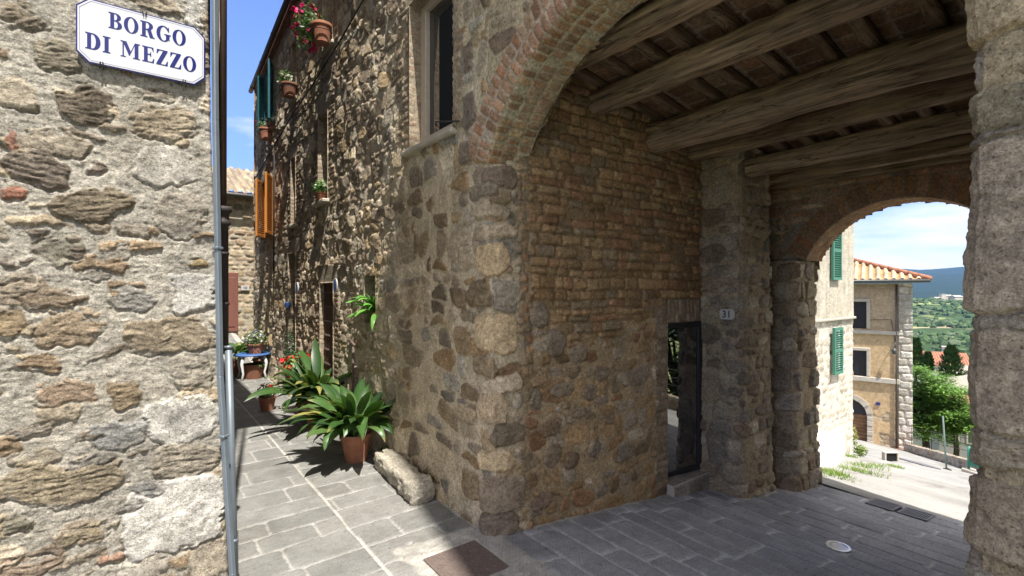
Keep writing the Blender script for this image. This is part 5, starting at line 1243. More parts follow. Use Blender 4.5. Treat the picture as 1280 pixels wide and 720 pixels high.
# ================================================================== HOUSE AT THE END OF THE ALLEY
fh = thing('stone_house', (0, 12.0, .5), 'low stone house closing the far end of the alley under a mossy tiled roof', 'house')
def f_fh(U, V): return layout(U, V, 701, .15, .22, PAL['tanbrick'] + PAL['rubble'][3:6], (.46, .40, .30), rot=.15, hgt=(.005, .03))[:2]
relief('wall', lin(-3.5, 3, .025), lin(.2, 4.25, .025), f_fh, lambda U, V, h: np.stack([U, 12 - h, V], -1), 'masonry', fh)
m = MB(); m.box((-.17, 11.965, 1.33), (.55, .07, 1.55), bev=.01); d = m.build('door', 'brown_door_paint', fh); m = MB(); m.box((-.17, 11.925, 1.33), (.40, .02, 1.3), bev=.008); m.build('panel', 'brown_door_paint', d)
def tile_roof(name, parent, x0, x1, y0, y1, z0, z1, pitch=.2, rows=.38, pal=PAL['tile'], mat='roof_tile', along='y', seed=0, amp=.045):
    """barrel tiles: round covers running up the slope from (y0,z0) to (y1,z1)"""
    L = math.hypot(y1 - y0, z1 - z0); u = lin(x0, x1, pitch / 12); v = lin(0, L, rows / 8)
    rg_ = np.random.RandomState(seed)
    def fld(U, V):
        ci = np.floor((U - x0) / pitch).astype(int); ri = np.floor(V / rows).astype(int)
        ph = ((U - x0) / pitch) % 1; vv = (V / rows) % 1
        J = rg_.rand(400, 400); key = J[ci % 400, ri % 400]; key2 = J[ri % 400, ci % 400]
        h = amp * (np.where(ph < .58, np.sqrt(np.clip(1 - ((ph - .29) / .29) ** 2, 0, 1)), -.55 * np.sqrt(np.clip(1 - ((ph - .79) / .21) ** 2, 0, 1)))) + .022 * (1 - vv) + .012 * (key - .5)
        c = np.array(pal)[(key * 997).astype(int) % len(pal)] * (.75 + .5 * key2)[:, None]
        li = sst(fbm(U * 9, V * 9, 3, seed + 5), .1, .4)[:, None] * .5
        return h, np.clip(c * (1 - li) + li * np.array((.33, .29, .17)), .01, .8)
    ny, nz = -(z1 - z0) / L, (y1 - y0) / L
    return relief(name, u, v, fld, lambda U, V, h: np.stack([U, y0 + (y1 - y0) * V / L + ny * h, z0 + (z1 - z0) * V / L + nz * h], -1), mat, parent)
TPAL = [(.25, .19, .14), (.29, .235, .175), (.23, .175, .13), (.33, .285, .21), (.21, .175, .14), (.27, .205, .135)]
tile_roof('roof', fh, -3.5, 3, 11.72, 15, 4.18, 5.5, .21, .38, TPAL, seed=3)
m = MB(); m.box((-.2, 11.88, 4.165), (7, .3, .09)); m.build('eaves', 'brick_red', fh)
m = MB(); m.tube([(-3.5, 11.66, 4.12), (3, 11.66, 4.12)], .05, 10); m.build('gutter', 'gutter_metal', fh, True)
m = MB(); m.box((0, 13.5, 2.2), (6.4, 2.8, 4)); m.build('wall_core', 'dark_room', fh)
n10 = thing('house_number_plate', (.27, 11.96, 1.70), 'little white rectangular number plate on the end house beside its brown door', 'sign')
m = MB(); m.box((.27, 11.955, 1.70), (.20, .02, .13), bev=.004); m.build('plate', 'plate_white', n10); text_mesh('number', '10', .10, 'blue_enamel', n10, (.27, 11.943, 1.70), (1, 0, 0), (0, 0, 1), .002)
# ================================================================== BEYOND THE FAR ARCH
# tall plastered house on the left of the lane
ph = thing('plaster_house', (7, 1.2, -1.2), 'tall cream plastered house with green shutters just beyond the far arch', 'house')
PX1 = 10.33
def f_pl(U, V):
    st = sst(1.05 - V + .04 * fbm(U * 5, V * 5, 3, 3), -.02, .02)
    up = .007 * fbm(U * 7, V * 2, 4, 711) + .003 * fbm(U * 40, V * 40, 2, 713)
    h2, c2, m = layout(U, V, 715, .16, .24, [(.62, .56, .47), (.55, .49, .40), (.66, .61, .53), (.52, .45, .36)], (.66, .62, .55), bury=.3, rot=.2, hgt=(.004, .018))
    strk = 1 - .12 * sst(fbm(U * 14, V * .5, 4, 717), .05, .5)
    c1 = np.array((.56, .515, .43))[None] * (strk * (1 + .08 * fbm(U * 4, V * 4, 3, 719)))[:, None]
    return up * (1 - st) + h2 * st + .02 * (1 - st), c1 * (1 - st[:, None]) + c2 * st[:, None]
relief('wall', lin(3.9, PX1, .03), lin(-2.6, 6.6, .03), f_pl, lambda U, V, h: np.stack([U, 1.2 - h, V], -1), 'masonry', ph)
m = MB(); m.box((7.1, 3.4, 2.2), (6.4, 4.3, 9.4)); m.build('wall_core', 'plaster_cream', ph)
m = MB(); m.box((7.1, 3.2, 6.72), (7.0, 4.8, .16)); m.build('roof', 'terracotta', ph)
m = MB(); m.box((7.1, 1.16, 1.065), (6.46, .06, .05), bev=.01); m.build('ledge', 'trim_stone', ph)
def shut2(x0, x1, z0, z1, y):
    n = MB(); W = x1 - x0; xc = (x0 + x1) / 2
    for x in (x0 + .025, x1 - .025): n.box((x, y, (z0 + z1) / 2), (.05, .045, z1 - z0))
    for z in (z0 + .03, z1 - .03, (z0 + z1) / 2): n.box((xc, y, z), (W - .1, .044, .06))
    z = z0 + .08
    while z < z1 - .06: n.box((xc, y, z), (W - .1, .012, .05), axes=((1, 0, 0), (0, .7, .7), (0, -.7, .7))); z += .045
    for z in (z0 + .18, z1 - .18): n.box((x1 + .03, y + .02, z), (.06, .02, .035))
    return n
shut2(9.02, 9.46, 1.86, 3.05, 1.13).build('shutter', 'green_paint', ph)
shut2(9.06, 9.50, -.04, .90, 1.12).build('shutter', 'green_paint', ph)
rp = thing('ramp_block', (6.9, .5, -1.2), 'smooth white concrete ramp against the foot of the plastered house', 'ramp')
m = MB()
b0, b1, t1, t0_ = (4.75, -.12, rz(4.75, -.12) + .02), (5.95, .0, rz(5.95, 0) + .05), (9.9, 1.19, -1.35), (8.3, 1.19, -1.02)
bb = [(q[0], q[1], q[2] - .9) for q in (b0, b1, t1, t0_)]
m.add([b0, b1, t1, t0_] + bb, [(0, 1, 2, 3), (0, 4, 5, 1), (1, 5, 6, 2), (2, 6, 7, 3), (3, 7, 4, 0)]); m.build('slab', 'concrete', rp)

# ochre house: local frame at its right hand corner
Q = np.array((24.0, 3.421, 0.)); TH = np.array((-.2745, .9616, 0)); NO = np.array((-.9616, -.2745, 0))
oh = thing('plaster_house', (23.4, 5.4, -5.1), 'ochre plastered house with stone quoins, arched door and tiled hip roof', 'house')
def lq(s, o, z): return Q + TH * s + NO * o + np.array((0, 0, z))
def pos_o(U, V, h): return Q[None] + TH[None] * U[:, None] + NO[None] * h[:, None] + np.array((0, 0, 1.))[None] * V[:, None]
OW = [(1.56, 2.55, -.10, 1.09), (1.56, 2.55, -2.19, -1.08)]
def inarch(s, z): 
    return ((s > 1.53) & (s < 2.95) & (z < -3.95)) | (np.hypot(s - 2.24, z + 3.95) < .71)
def f_o(U, V):
    n = fbm(U * 1.5, V * 1.5, 4, 721)
    c = np.array((.54, .395, .235))[None] * (1 + .12 * n)[:, None]
    h = .01 * n + .004 * fbm(U * 14, V * 14, 3, 723)
    h2, c2, m = layout(U, V, 725, .16, .22, PAL['tanbrick'] + [(.40, .34, .25)], (.46, .38, .26), rot=.2)
    e = sst(fbm(U * 1.6, V * 1.6, 3, 727) + .9 * sst(V, -3.4, -4.6) * (U < 1.5) - .55, 0, .08)
    e2 = sst(V, 1.62, 1.70); e = np.maximum(e, e2)
    h = h * (1 - e) + (h2 - .02) * e; c = c * (1 - e[:, None]) + c2 * e[:, None]
    up = sst(V, -.15, -.0)[:, None] * .55
    c = c * (1 - up) + up * np.array((.40, .33, .25))
    return h, c
def kO(cu, cv):
    k = ~inarch(cu, cv)
    for s0, s1, z0, z1 in OW: k &= ~((cu > s0) & (cu < s1) & (cv > z0) & (cv < z1))
    return k
relief('wall', lin(.3, 6.5, .035), lin(-6.2, 1.9, .035), f_o, pos_o, 'masonry', oh, kO)
def f_q(U, V):
    h, c, m = layout(U, V, 731, .30, .48, [(.52, .49, .43), (.58, .55, .49), (.47, .43, .37)], (.40, .35, .28), rowvar=.1, wvar=.2, gap=(.008, .016), hgt=(.03, .05), p=(5, 8), rot=.02, bury=0, bev=.05, rough=.01)
    return h, c
rq = [ -6.3 + .285 * i for i in range(30)]
relief('quoins', lin(-.02, .44, .022), lin(-6.3, 1.9, .022), f_q, lambda U, V, h: pos_o(U, V, h + .02), 'masonry', oh)
relief('side_wall', lin(0, 6, .08), lin(-7.5, 1.9, .08), lambda U, V: f_o(U + 30, V), lambda U, V, h: Q[None] - NO[None] * U[:, None] - TH[None] * (h + .0)[:, None] + np.array((0, 0, 1.))[None] * V[:, None], 'masonry', oh)
AX = (TH, NO, np.array((0, 0, 1.)))
m = MB()
m.box(lq(3.3, -2.5, -2.2), (6.3, 4.6, 8.0), axes=AX); m.build('wall_core', 'dark_room', oh)
for z in (-.24, -2.32):
    m = MB(); m.box(lq(3.4, .04, z), (6.0, .12, .17 if z > -1 else .22), axes=AX, bev=.02); m.build('string_course', 'trim_stone', oh)
for (s0, s1, z0, z1) in OW:
    m = MB(); t = .14
    m.box(lq(s0 - t / 2, .02, (z0 + z1) / 2), (t, .12, z1 - z0), axes=AX, bev=.02); m.box(lq(s1 + t / 2, .02, (z0 + z1) / 2), (t, .12, z1 - z0), axes=AX, bev=.02); m.box(lq((s0 + s1) / 2, .02, z1 + t / 2), (s1 - s0 + 2 * t, .125, t), axes=AX, bev=.02)
    w_ = m.build('window', 'trim_stone', oh)
    m = MB(); W2 = (s1 - s0) / 2
    for k in range(2):
        sc = s0 + W2 * (k + .5); m.box(lq(sc, -.10, (z0 + z1) / 2), (W2 - .02, .04, z1 - z0), axes=AX)
        zz = z0 + .08
        while zz < z1 - .05: m.box(lq(sc, -.075, zz), (W2 - .16, .02, .035), axes=AX); zz += .06
    m.build('shutter', 'dark_frame', w_)
# arched door
m = MB(); n = 22
outer = [(.92 * math.cos(PI * k / n), .92 * math.sin(PI * k / n)) for k in range(n + 1)]; inner = [(.70 * math.cos(PI * k / n), .70 * math.sin(PI * k / n)) for k in range(n + 1)]
for k in range(n):
    a, b, c_, d_ = outer[k], outer[k + 1], inner[k + 1], inner[k]
    pr = .05 + .02 * ((k * 7) % 3)
    m.prism([lq(2.24 + p[0] * .99, -.02, -3.95 + p[1]) for p in (a, b, c_, d_)], NO * pr)
for sg in (-1, 1):
    for k in range(6): m.box(lq(2.24 + sg * .81, .02, -4.06 - .21 * k), (.22, .10 + .03 * (k % 2), .20), axes=AX, bev=.015)
fr_ = m.build('door_surround', 'trim_stone', oh)
m = MB()
for k in range(10):
    z0 = -5.45 + .15 * k; m.box(lq(2.24, -.14, z0 + .072), (1.40, .04, .138), axes=AX, bev=.01)
m.build('door', 'arch_door_wood', oh)
m = MB(); m.prism([lq(2.24 + .7 * math.cos(PI * k / 16), -.15, -3.95 + .7 * math.sin(PI * k / 16)) for k in range(17)], NO * .02); m.build('fanlight', 'dark_frame', oh)
m = MB(); m.tube([lq(.52, .07, 1.85), lq(.52, .07, -5.4)], .035, 8); m.build('downpipe', 'gutter_metal', oh, True)
m = MB(); m.tube([lq(.56, .05, -.62), lq(.56, .22, -.62), lq(.58, .30, -.75), lq(.6, .30, -.90)], .018, 6); m.lathe(lq(.6, .30, -1.12), [(.05, 0), (.10, .12), (.09, .2), (.02, .26)], 10); m.build('wall_lamp', 'gutter_metal', oh, True)
m = MB(); m.tube([lq(2.4, .05, .35), lq(1.4, .05, .30), lq(.7, .05, .34), lq(.56, .05, -.6)], .012, 5); m.build('cable', 'black_cable', oh, True)
m = MB(); m.box(lq(1.15, .03, -3.35), (.16, .04, .12), axes=AX); m.build('number_plate', 'blue_enamel', oh)
# roof: hip with barrel tiles on the lane side
m = MB()
e0, e1 = lq(-.55, .50, 2.02), lq(6.8, .50, 2.02); b0, b1 = lq(-.55, -5.2, 2.02), lq(6.8, -5.2, 2.02); r0, r1 = lq(2.4, -2.3, 3.10), lq(5, -2.3, 3.10)
dz = np.array((0, 0, -.05))
m.add([e0 + dz, e1 + dz, b1 + dz, b0 + dz, r0 + dz, r1 + dz], [(0, 1, 5, 4), (1, 2, 5), (2, 3, 4, 5), (3, 0, 4), (0, 3, 2, 1)]); m.build('roof_boards', 'brick_red', oh)
def slope_tiles(e_a, e_b, rA, rB, nm, seed):
    e_a, e_b, rA, rB = [np.array(q, float) for q in (e_a, e_b, rA, rB)]
    ux = e_b - e_a; L = np.linalg.norm(ux); ux /= L; up = (rA - e_a) - ux * (rA - e_a).dot(ux); H = np.linalg.norm(up); up /= H; nrm = np.cross(ux, up); nrm *= np.sign(nrm[2])
    sa, sb = (rA - e_a).dot(ux), (rB - e_a).dot(ux)
    pitch, row = .27, .42; rg_ = np.random.RandomState(seed); J = rg_.rand(200, 200)
    def fld(U, V):
        ci = np.floor(U / pitch).astype(int) % 200; ri = np.floor(V / row).astype(int) % 200; ph_ = (U / pitch) % 1; vv = (V / row) % 1
        h = .075 * np.where(ph_ < .55, np.sqrt(np.clip(1 - ((ph_ - .275) / .275) ** 2, 0, 1)), -.4 * np.sqrt(np.clip(1 - ((ph_ - .775) / .225) ** 2, 0, 1))) + .03 * (1 - vv)
        c = np.where((ph_ < .55)[:, None], np.array((.44, .345, .23)), np.array((.37, .22, .11))) * (.75 + .5 * J[ci, ri])[:, None]
        return h, np.clip(c, .02, .8)
    def ps(U, V, h): return e_a[None] + ux[None] * U[:, None] + up[None] * V[:, None] + nrm[None] * h[:, None]
    def kp(cu, cv): return (cu > sa * cv / H) & (cu < L + (sb - L) * cv / H)
    relief(nm, lin(0, L, pitch / 10), lin(0, H, row / 5), fld, ps, 'roof_tile', oh, kp)
slope_tiles(e0, e1, r0, r1, 'roof_tiles', 741); slope_tiles(b0, e0, r0, r0, 'roof_tiles', 743)
for a, b in ((e0, r0), (b0, r0), (r0, r1)):
    m = MB(); N_ = 9
    for k in range(N_): m.tube([a + (b - a) * k / N_ + (0, 0, .06), a + (b - a) * (k + 1.1) / N_ + (0, 0, .09)], [.11, .085], 10)
    m.build('ridge_tiles', 'terracotta', oh, True)
m = MB(); m.tube([e0 + NO * .06 + (0, 0, -.02), e1 + NO * .06 + (0, 0, -.02)], .07, 8); m.build('gutter', 'gutter_metal', oh, True)

# parapet, railing, signs, drain inlet, patches
WA, WB_ = np.array((23.6, 3.31)), np.array((4.6, -8.09)); wd = (WB_ - WA) / np.linalg.norm(WB_ - WA); wn = np.array((wd[1], -wd[0]))
par = thing('parapet_wall', (19.2, .67, rz(19.2, .67)), 'low stone parapet along the outer edge of the lane', 'wall')
V_ = []; L = np.linalg.norm(WB_ - WA)
def f_par(U, V): return layout(U, V, 751, .14, .3, PAL['grey'], (.40, .36, .30))[:2]
def pos_par(U, V, h):
    # V: 0-.45 inner face, .45-.75 top, .75-1.6 outer face
    o = np.where(V < .38, 0, np.where(V < .68, V - .38, .3)); z = np.where(V < .38, V, np.where(V < .68, .38, .38 - (V - .68)))
    x = WA[0] + wd[0] * U - wn[0] * (o - h * (V < .38)) * -1; y = WA[1] + wd[1] * U - wn[1] * (o - h * (V < .38)) * -1
    return np.stack([x, y, rz(WA[0] + wd[0] * U, WA[1] + wd[1] * U) + z - .02 + h * ((V >= .38) & (V < .68))], -1)
relief('wall', lin(0, L, .06), lin(0, 2.2, .04), f_par, pos_par, 'masonry', par)
rl = thing('metal_railing', (14, -2.4, rz(14, -2.4)), 'slim green metal railing along the lane edge above the parapet', 'railing')
m = MB(); 
for hgt in (.62, .82, 1.02):
    q = [WA + wd * s + wn * .12 for s in (0, L)]
    m.tube([(q[0][0], q[0][1], rz(*q[0]) + hgt), (q[1][0], q[1][1], rz(*q[1]) + hgt)], .009, 6)
m.build('rails', 'iron', rl, True)
s = .3
while s < L:
    q = WA + wd * s + wn * .12; m = MB(); m.tube([(q[0], q[1], rz(*q) + .3), (q[0], q[1], rz(*q) + 1.06)], .011, 6); m.build('post', 'iron', rl, True); s += 1.9
sp = thing('sign_pole', (15.3, -.05, rz(15.3, -.05)), 'slim leaning grey green pole standing in front of the leafy tree', 'pole')
a = pt(1184, 600, 13.0); b = pt(1178.5, 520, 13.0); m = MB(); m.tube([(a[0], a[1], rz(a[0], a[1]) - .05), a, b], .02, 10); m.build('post', 'pole_paint', sp, True); 
m = MB(); m.lathe((a[0], a[1], rz(a[0], a[1])), [(.09, 0), (.09, .03), (.05, .04)], 12); m.build('foot', 'cast_iron', sp)
gb = thing('notice_board', tuple(pt(1222, 586, 14)), 'green notice board on short posts by the right edge of the lane', 'sign')
A_ = pt(1211, 585, 14); B_ = pt(1231, 592, 13.6)
for q in (A_, B_): m = MB(); z0 = rz(q[0], q[1]); m.tube([(q[0], q[1], z0 - .1), (q[0], q[1], A_[2] + .62)], .035, 8); m.build('post', 'board_green', gb, True)
mid = (A_ + B_) / 2; dd = (B_ - A_); dl = np.linalg.norm(dd[:2]); dd = dd / np.linalg.norm(dd); m = MB(); m.box((mid[0], mid[1], A_[2] + .34), (dl * .9, .03, .50), axes=((dd[0], dd[1], 0), (-dd[1], dd[0], 0), (0, 0, 1)), bev=.008); pn = m.build('panel', 'board_green', gb)
m = MB(); m.box((mid[0], mid[1], rz(mid[0], mid[1]) + .04), (dl * 1.5, .30, .14), axes=((dd[0], dd[1], 0), (-dd[1], dd[0], 0), (0, 0, 1)), bev=.02); m.build('plinth', 'trim_stone', gb)
di = thing('drain_inlet', (12.3, 1.1, rz(12.3, 1.1)), 'small concrete hooded drain opening in the sloping lane', 'drain')
a = pt(1115, 578, 11.4); zb = rz(a[0], a[1]); ux = np.array((.62, -.78, 0)) * -1; ux = np.array((D1x := .0, 0, 0)) if False else np.array((.795, -.606, 0)); uy = np.array((.606, .795, 0))
axs = (ux, uy, (0, 0, 1))
m = MB(); W, H = .27, .19
m.box((a[0], a[1], zb + H + .012) + uy * .05, (W + .06, .10, .025), axes=axs, bev=.01)
for sg in (-1, 1): m.box(np.array((a[0], a[1], zb + H / 2)) + ux * sg * (W / 2 + .012) + uy * .05, (.035, .10, H), axes=axs)
m.build('hood', 'trim_stone', di)
m = MB(); m.box(np.array((a[0], a[1], zb + H / 2)) + uy * .06, (W, .06, H), axes=axs); m.build('opening', 'dark_room', di)
def patch(px, py, d, w_, l_, name, mat, label, cat):
    a = pt(px, py, d); t = -(py - 360) / 610
    # put it on the lane
    r = (px - 640) / 610; dx, dy = r * .7953 + .6062, -r * .6062 + .7953
    k = (RA + RB * CAM[0] + RC * CAM[1] - CAM[2]) / (t - RB * dx - RC * dy); x, y = CAM[0] + k * dx, CAM[1] + k * dy
    n_ = 10; m = MB(); vs = []
    for i in range(n_):
        q = 2 * PI * i / n_; e = 1 if False else 1 / max(abs(math.cos(q)), abs(math.sin(q))) ** .8
        xx, yy = x + w_ * e * math.cos(q) * .606 + l_ * e * math.sin(q) * .795, y + w_ * e * math.cos(q) * .795 - l_ * e * math.sin(q) * .606
        vs.append((xx, yy, rz(xx, yy) + .03))
    m.prism(vs, (0, 0, -.06)); tag(m.build(name, mat, None, False, (x, y, rz(x, y))), label, cat)
patch(1142, 578.5, 0, .6, .32, 'manhole_cover', 'grate_iron', 'dark iron manhole cover in the sunlit lane', 'manhole cover')
patch(1157, 570, 0, 1.6, .75, 'brick_paving', 'brick_red', 'square of reddish brick paving in the lane near the tree', 'paving')
# weeds along the lane
m = MB(); rg = random.Random(12)
for (px, py, n_, s_) in ((1068, 588, 170, .5), (1082, 583, 170, .6), (1098, 583, 80, .5), (1118, 584, 180, .35), (1036, 591, 260, .35), (1046, 595, 120, .3), (1064, 571, 120, .3), (1060, 600, 60, .4), (1085, 592, 80, .6)):
    t = -(py - 360) / 610; r = (px - 640) / 610; dx, dy = r * .7953 + .6062, -r * .6062 + .7953
    k = (RA + RB * CAM[0] + RC * CAM[1] - CAM[2]) / (t - RB * dx - RC * dy)
    x, y = CAM[0] + k * dx, CAM[1] + k * dy
    for i in range(n_):
        xx, yy = x + rg.gauss(0, s_ * .55), y + rg.gauss(0, s_ * .16); z = rz(xx, yy); hh = rg.uniform(.02, .075); az = rg.uniform(0, 6.28); w2 = .008
        tip = (xx + hh * .7 * math.cos(az), yy + hh * .7 * math.sin(az), z + hh)
        if yy > 1.1 and xx < 10.3: continue
        m.add([(xx - w2 * math.sin(az), yy + w2 * math.cos(az), z), (xx + w2 * math.sin(az), yy - w2 * math.cos(az), z), tip], [(0, 1, 2)], rg.choice([(.17, .26, .05), (.22, .30, .07), (.13, .21, .04)]))
tag(m.build('grass', 'leaf', None, usecol=True), 'tufts of bright grass growing out of the sunlit lane', kind='stuff')
for (px, py, d, h_, lab) in ((1064, 556, 11.2, .55, 'yellowish green shrub at the corner of the plastered house'), (1076, 567, 11.0, .22, 'thin weed growing beside the arched door path')):
    a = pt(px, py, d); z = rz(a[0], a[1]); m = MB(); small_leaves(m, (a[0], a[1], z + h_ * .6), (.14, .14, h_ * .6), 260, .03, rg, [(.22, .28, .07), (.16, .23, .05)]); tag(m.build('weed', 'leaf', None, False, (a[0], a[1], z), True), lab, 'weed')

# trees
def tree(name, base, H, crown, label, seed, nleaf, lsize, greens, trunk_r=.16, fork=.35, group=None, flat=.6, nb=16):
    rg = random.Random(seed); t = thing(name, base, label, 'tree', group); B = np.array(base, float)
    m = MB(); tops = []
    f = B + (0, 0, H * fork); m.tube([B - (0, 0, .4), B + (rg.uniform(-.1, .1), rg.uniform(-.1, .1), H * fork * .5), f], [trunk_r * 1.25, trunk_r, trunk_r * .8], 9)
    for k in range(nb):
        az = 2 * PI * k / nb + rg.uniform(-.3, .3); el = rg.uniform(.05, 1.25); rad = rg.uniform(.55, .95)
        e = B + np.array((crown[0] * rad * math.cos(az) * math.cos(el), crown[1] * rad * math.sin(az) * math.cos(el), H * fork + (H * (1 - fork)) * (.12 + .80 * math.sin(el) * rad)))
        mid_ = f * .5 + e * .5 + np.array((0, 0, .06 * H)); m.tube([f - (0, 0, rg.uniform(0, .3)), mid_, e], [trunk_r * .42, trunk_r * .25, .02], 6); tops += [(e, 1.), (mid_ * .4 + e * .6, .8)]
    m.build('trunk', 'bark', t, True)
    m = MB(); cl = []
    for (e, w_) in tops:
        for q in range(3): cl.append((e + np.array((rg.gauss(0, .22) * crown[0] * .6, rg.gauss(0, .22) * crown[1] * .6, rg.gauss(0, .09) * H)), w_ * rg.uniform(.6, 1.1)))
    per = max(6, nleaf // len(cl))
    for (c, s_) in cl:
        g0 = rg.uniform(.75, 1.25)
        for k in range(per):
            d = np.array((rg.gauss(0, 1), rg.gauss(0, 1), rg.gauss(0, .45))) * s_ * min(crown) * .17; p = c + d
            az = rg.uniform(0, 6.28); a = np.array((math.cos(az), math.sin(az), rg.uniform(-.45, .25))); b = np.array((-math.sin(az), math.cos(az), rg.uniform(-.3, .3))); s2 = lsize * rg.uniform(.6, 1.3)
            g = np.array(rg.choice(greens)) * g0
            m.add([p, p + a * s2 + b * s2 * .38, p + a * s2 * 2, p + a * s2 - b * s2 * .38], [(0, 1, 2, 3)], tuple(g))
    m.build('crown', 'tree_leaf', t, usecol=True); return t
TG = [(.12, .235, .05), (.15, .28, .06), (.10, .20, .04), (.19, .31, .08)]
a = pt(1156, 562, 27); tree('broadleaf_tree', (a[0], a[1], a[2] - .4), 5.5, (2.0, 2.6), 'bright green spreading tree beside the quoined corner of the ochre house', 31, 42000, .085, TG, .17, .24, nb=30)
a = pt(1193, 530, 26); tree('broadleaf_tree', (a[0], a[1], a[2] - 2.4), 4.2, (1.5, 1.5), 'lower part of bright foliage hanging over the parapet right of the slim pole', 37, 18000, .085, TG, .12, .50, nb=18)
a = pt(1213, 470, 70); tree('broadleaf_tree', (a[0], a[1], a[2] - 6), 7.6, (3.0, 3.0), 'round green tree beyond the gabled white house', 39, 4000, .30, [(.09, .19, .03), (.12, .23, .04)], .2, .3, 'garden trees below the lane')
a = pt(1172, 475, 66); tree('broadleaf_tree', (a[0], a[1], a[2] - 5), 6.4, (2.6, 2.6), 'light green tree in front of the red roofed house', 43, 3500, .28, [(.12, .2, .04), (.10, .18, .035)], .2, .3, 'garden trees below the lane')
def cypress(px, py, d, H, w_, lab, seed):
    a = pt(px, py, d); rg = random.Random(seed); t = thing('cypress_tree', tuple(a), lab, 'tree', 'cypresses on the slope')
    m = MB(); m.tube([a - (0, 0, 3), a + (0, 0, H * .6)], [.18, .05], 7); m.build('trunk', 'bark', t, True)
    m = MB()
    for k in range(2600):
        z = rg.random() ** .9 * 1.35 - .35; rr_ = w_ * (math.sin(PI * min(1, .10 + .90 * ((1 - max(z, -.1)) / 1.1) ** .85) * .55)) * rg.uniform(.65, 1.06) * (1 + .2 * math.sin(z * 31 + seed)); az = rg.uniform(0, 6.28)
        p = a + (rr_ * math.cos(az), rr_ * math.sin(az), z * H); s2 = .22 * rg.uniform(.6, 1.2); o = np.array((math.cos(az), math.sin(az), 1.6)); o /= np.linalg.norm(o); b = np.array((-math.sin(az), math.cos(az), 0))
        m.add([p, p + o * s2 + b * s2 * .4, p + o * s2 * 2, p + o * s2 - b * s2 * .4], [(0, 1, 2, 3)], rg.choice([(.022, .05, .018), (.03, .065, .022), (.04, .08, .026)]))
    m.build('crown', 'tree_leaf', t, usecol=True)
cypress(1144.5, 458, 62, 3.4, .72, 'dark cypress close to the quoined corner of the ochre house', 3)
cypress(1160, 460, 62, 1.8, .45, 'smallest dark cypress, in front of the red roofed house', 5)
cypress(1189, 476, 60, 4.2, 1.2, 'broadest dark cypress, right of the red roofed house', 7)
a = (10.0, -9.6, rz(10.0, -9.6) - 1.6); tree('broadleaf_tree', a, 6.5, (3.4, 3.4), 'dark leafy tree beyond the parapet, mirrored in the glass door', 53, 8000, .16, [(.03, .06, .014), (.04, .08, .02)], .2, .3)
# roofs and houses below the lane
def small_house(name, px, py, d, W, D, H, rise, rot, wall, roof, label, win=3, gable=True, chim=False, group=None):
    a = pt(px, py, d); t = thing(name, tuple(a), label, 'house', group); ax = np.array((math.cos(rot), math.sin(rot), 0)); ay = np.array((-ax[1], ax[0], 0)); up = np.array((0, 0, 1.))
    P = lambda x, y, z: a + ax * x + ay * y + up * z
    m = MB(); w2, d2 = W / 2, D / 2
    m.add([P(-w2, -d2, -6), P(w2, -d2, -6), P(w2, d2, -6), P(-w2, d2, -6), P(-w2, -d2, H), P(w2, -d2, H), P(w2, d2, H), P(-w2, d2, H), P(-w2, 0, H + rise), P(w2, 0, H + rise)],
          [(0, 1, 5, 4), (2, 3, 7, 6), (1, 2, 6, 9, 5), (3, 0, 4, 8, 7)]); m.build('wall', wall, t)
    m = MB(); o = .35; e = .12; rs = rise * (d2 + o) / d2
    for sg in (-1, 1):
        q = [P(-w2 - o, sg * (d2 + o), H + rise - rs), P(w2 + o, sg * (d2 + o), H + rise - rs), P(w2 + o, 0, H + rise + .02), P(-w2 - o, 0, H + rise + .02)]
        m.prism([x + up * .02 for x in q], up * .14)
        n_ = int((W + 2 * o) / .32)
        for k in range(n_):
            f_ = (k + .5) / n_; m.tube([q[0] + (q[1] - q[0]) * f_ + up * .17, q[3] + (q[2] - q[3]) * f_ + up * .17], .085, 6)
    m.build('roof', roof, t)
    for k in range(win):
        for z in (H - 1.5, H - 4.2):
            x = -w2 + W * (k + .5) / win; m = MB(); m.box(P(x, -d2 - .02, z), (.95, .08, 1.35), axes=(ax, ay, up)); w_ = m.build('window', 'trim_stone', t); m = MB(); m.box(P(x, -d2 - .05, z), (.75, .06, 1.15), axes=(ax, ay, up)); m.build('pane', 'window_glass', w_)
    if chim: m = MB(); m.box(P(w2 * .4, .6, H + rise + .4), (.6, .6, 1.2), axes=(ax, ay, up)); m.box(P(w2 * .4, .6, H + rise + 1.04), (.8, .8, .1), axes=(ax, ay, up)); m.build('chimney', 'white_plaster', t)
    return t
SG = 'houses on the slope below the lane'
rc = -math.atan2(.6062, .7953)       # facing the lane
small_house('small_house', 1168, 456, 78, 7.0, 6, .4, 1.5, rc - .5, 'white_plaster', 'terracotta', 'white house with long red tiled roof between two cypresses', 2, group=SG, chim=True)
small_house('small_house', 1147, 468, 64, 5.5, 5, .2, 1.0, rc - .3, 'pale_stone', 'roof_pale', 'house with pale tiled roof behind the spreading tree', 1, group=SG) if False else None
small_house('small_house', 1207, 478, 62, 3.4, 4.2, 1.0, .9, rc + 1.35, 'white_plaster', 'pale_stone', 'small white gabled house right of the broad cypress', 1, group=SG)
small_house('small_house', 1193, 498, 50, 6.0, 5.5, .6, 1.4, rc + .35, 'pale_stone', 'trim_stone', 'house with a weathered pale roof behind the tree', 2, group=SG)
small_house('small_house', 1216, 512, 44, 3.0, 3.6, .2, .9, rc - .35, 'grey_plaster', 'terracotta', 'house with a pink tiled roof touching the pier edge of the view', 1, group=SG)
gh = small_house('town_house', 1222, 560, 36, 5.2, 5.0, 3.0, .7, rc - .55, 'grey_plaster', 'terracotta', 'shaded grey town house with dark windows beyond the railing', 4, group=SG)
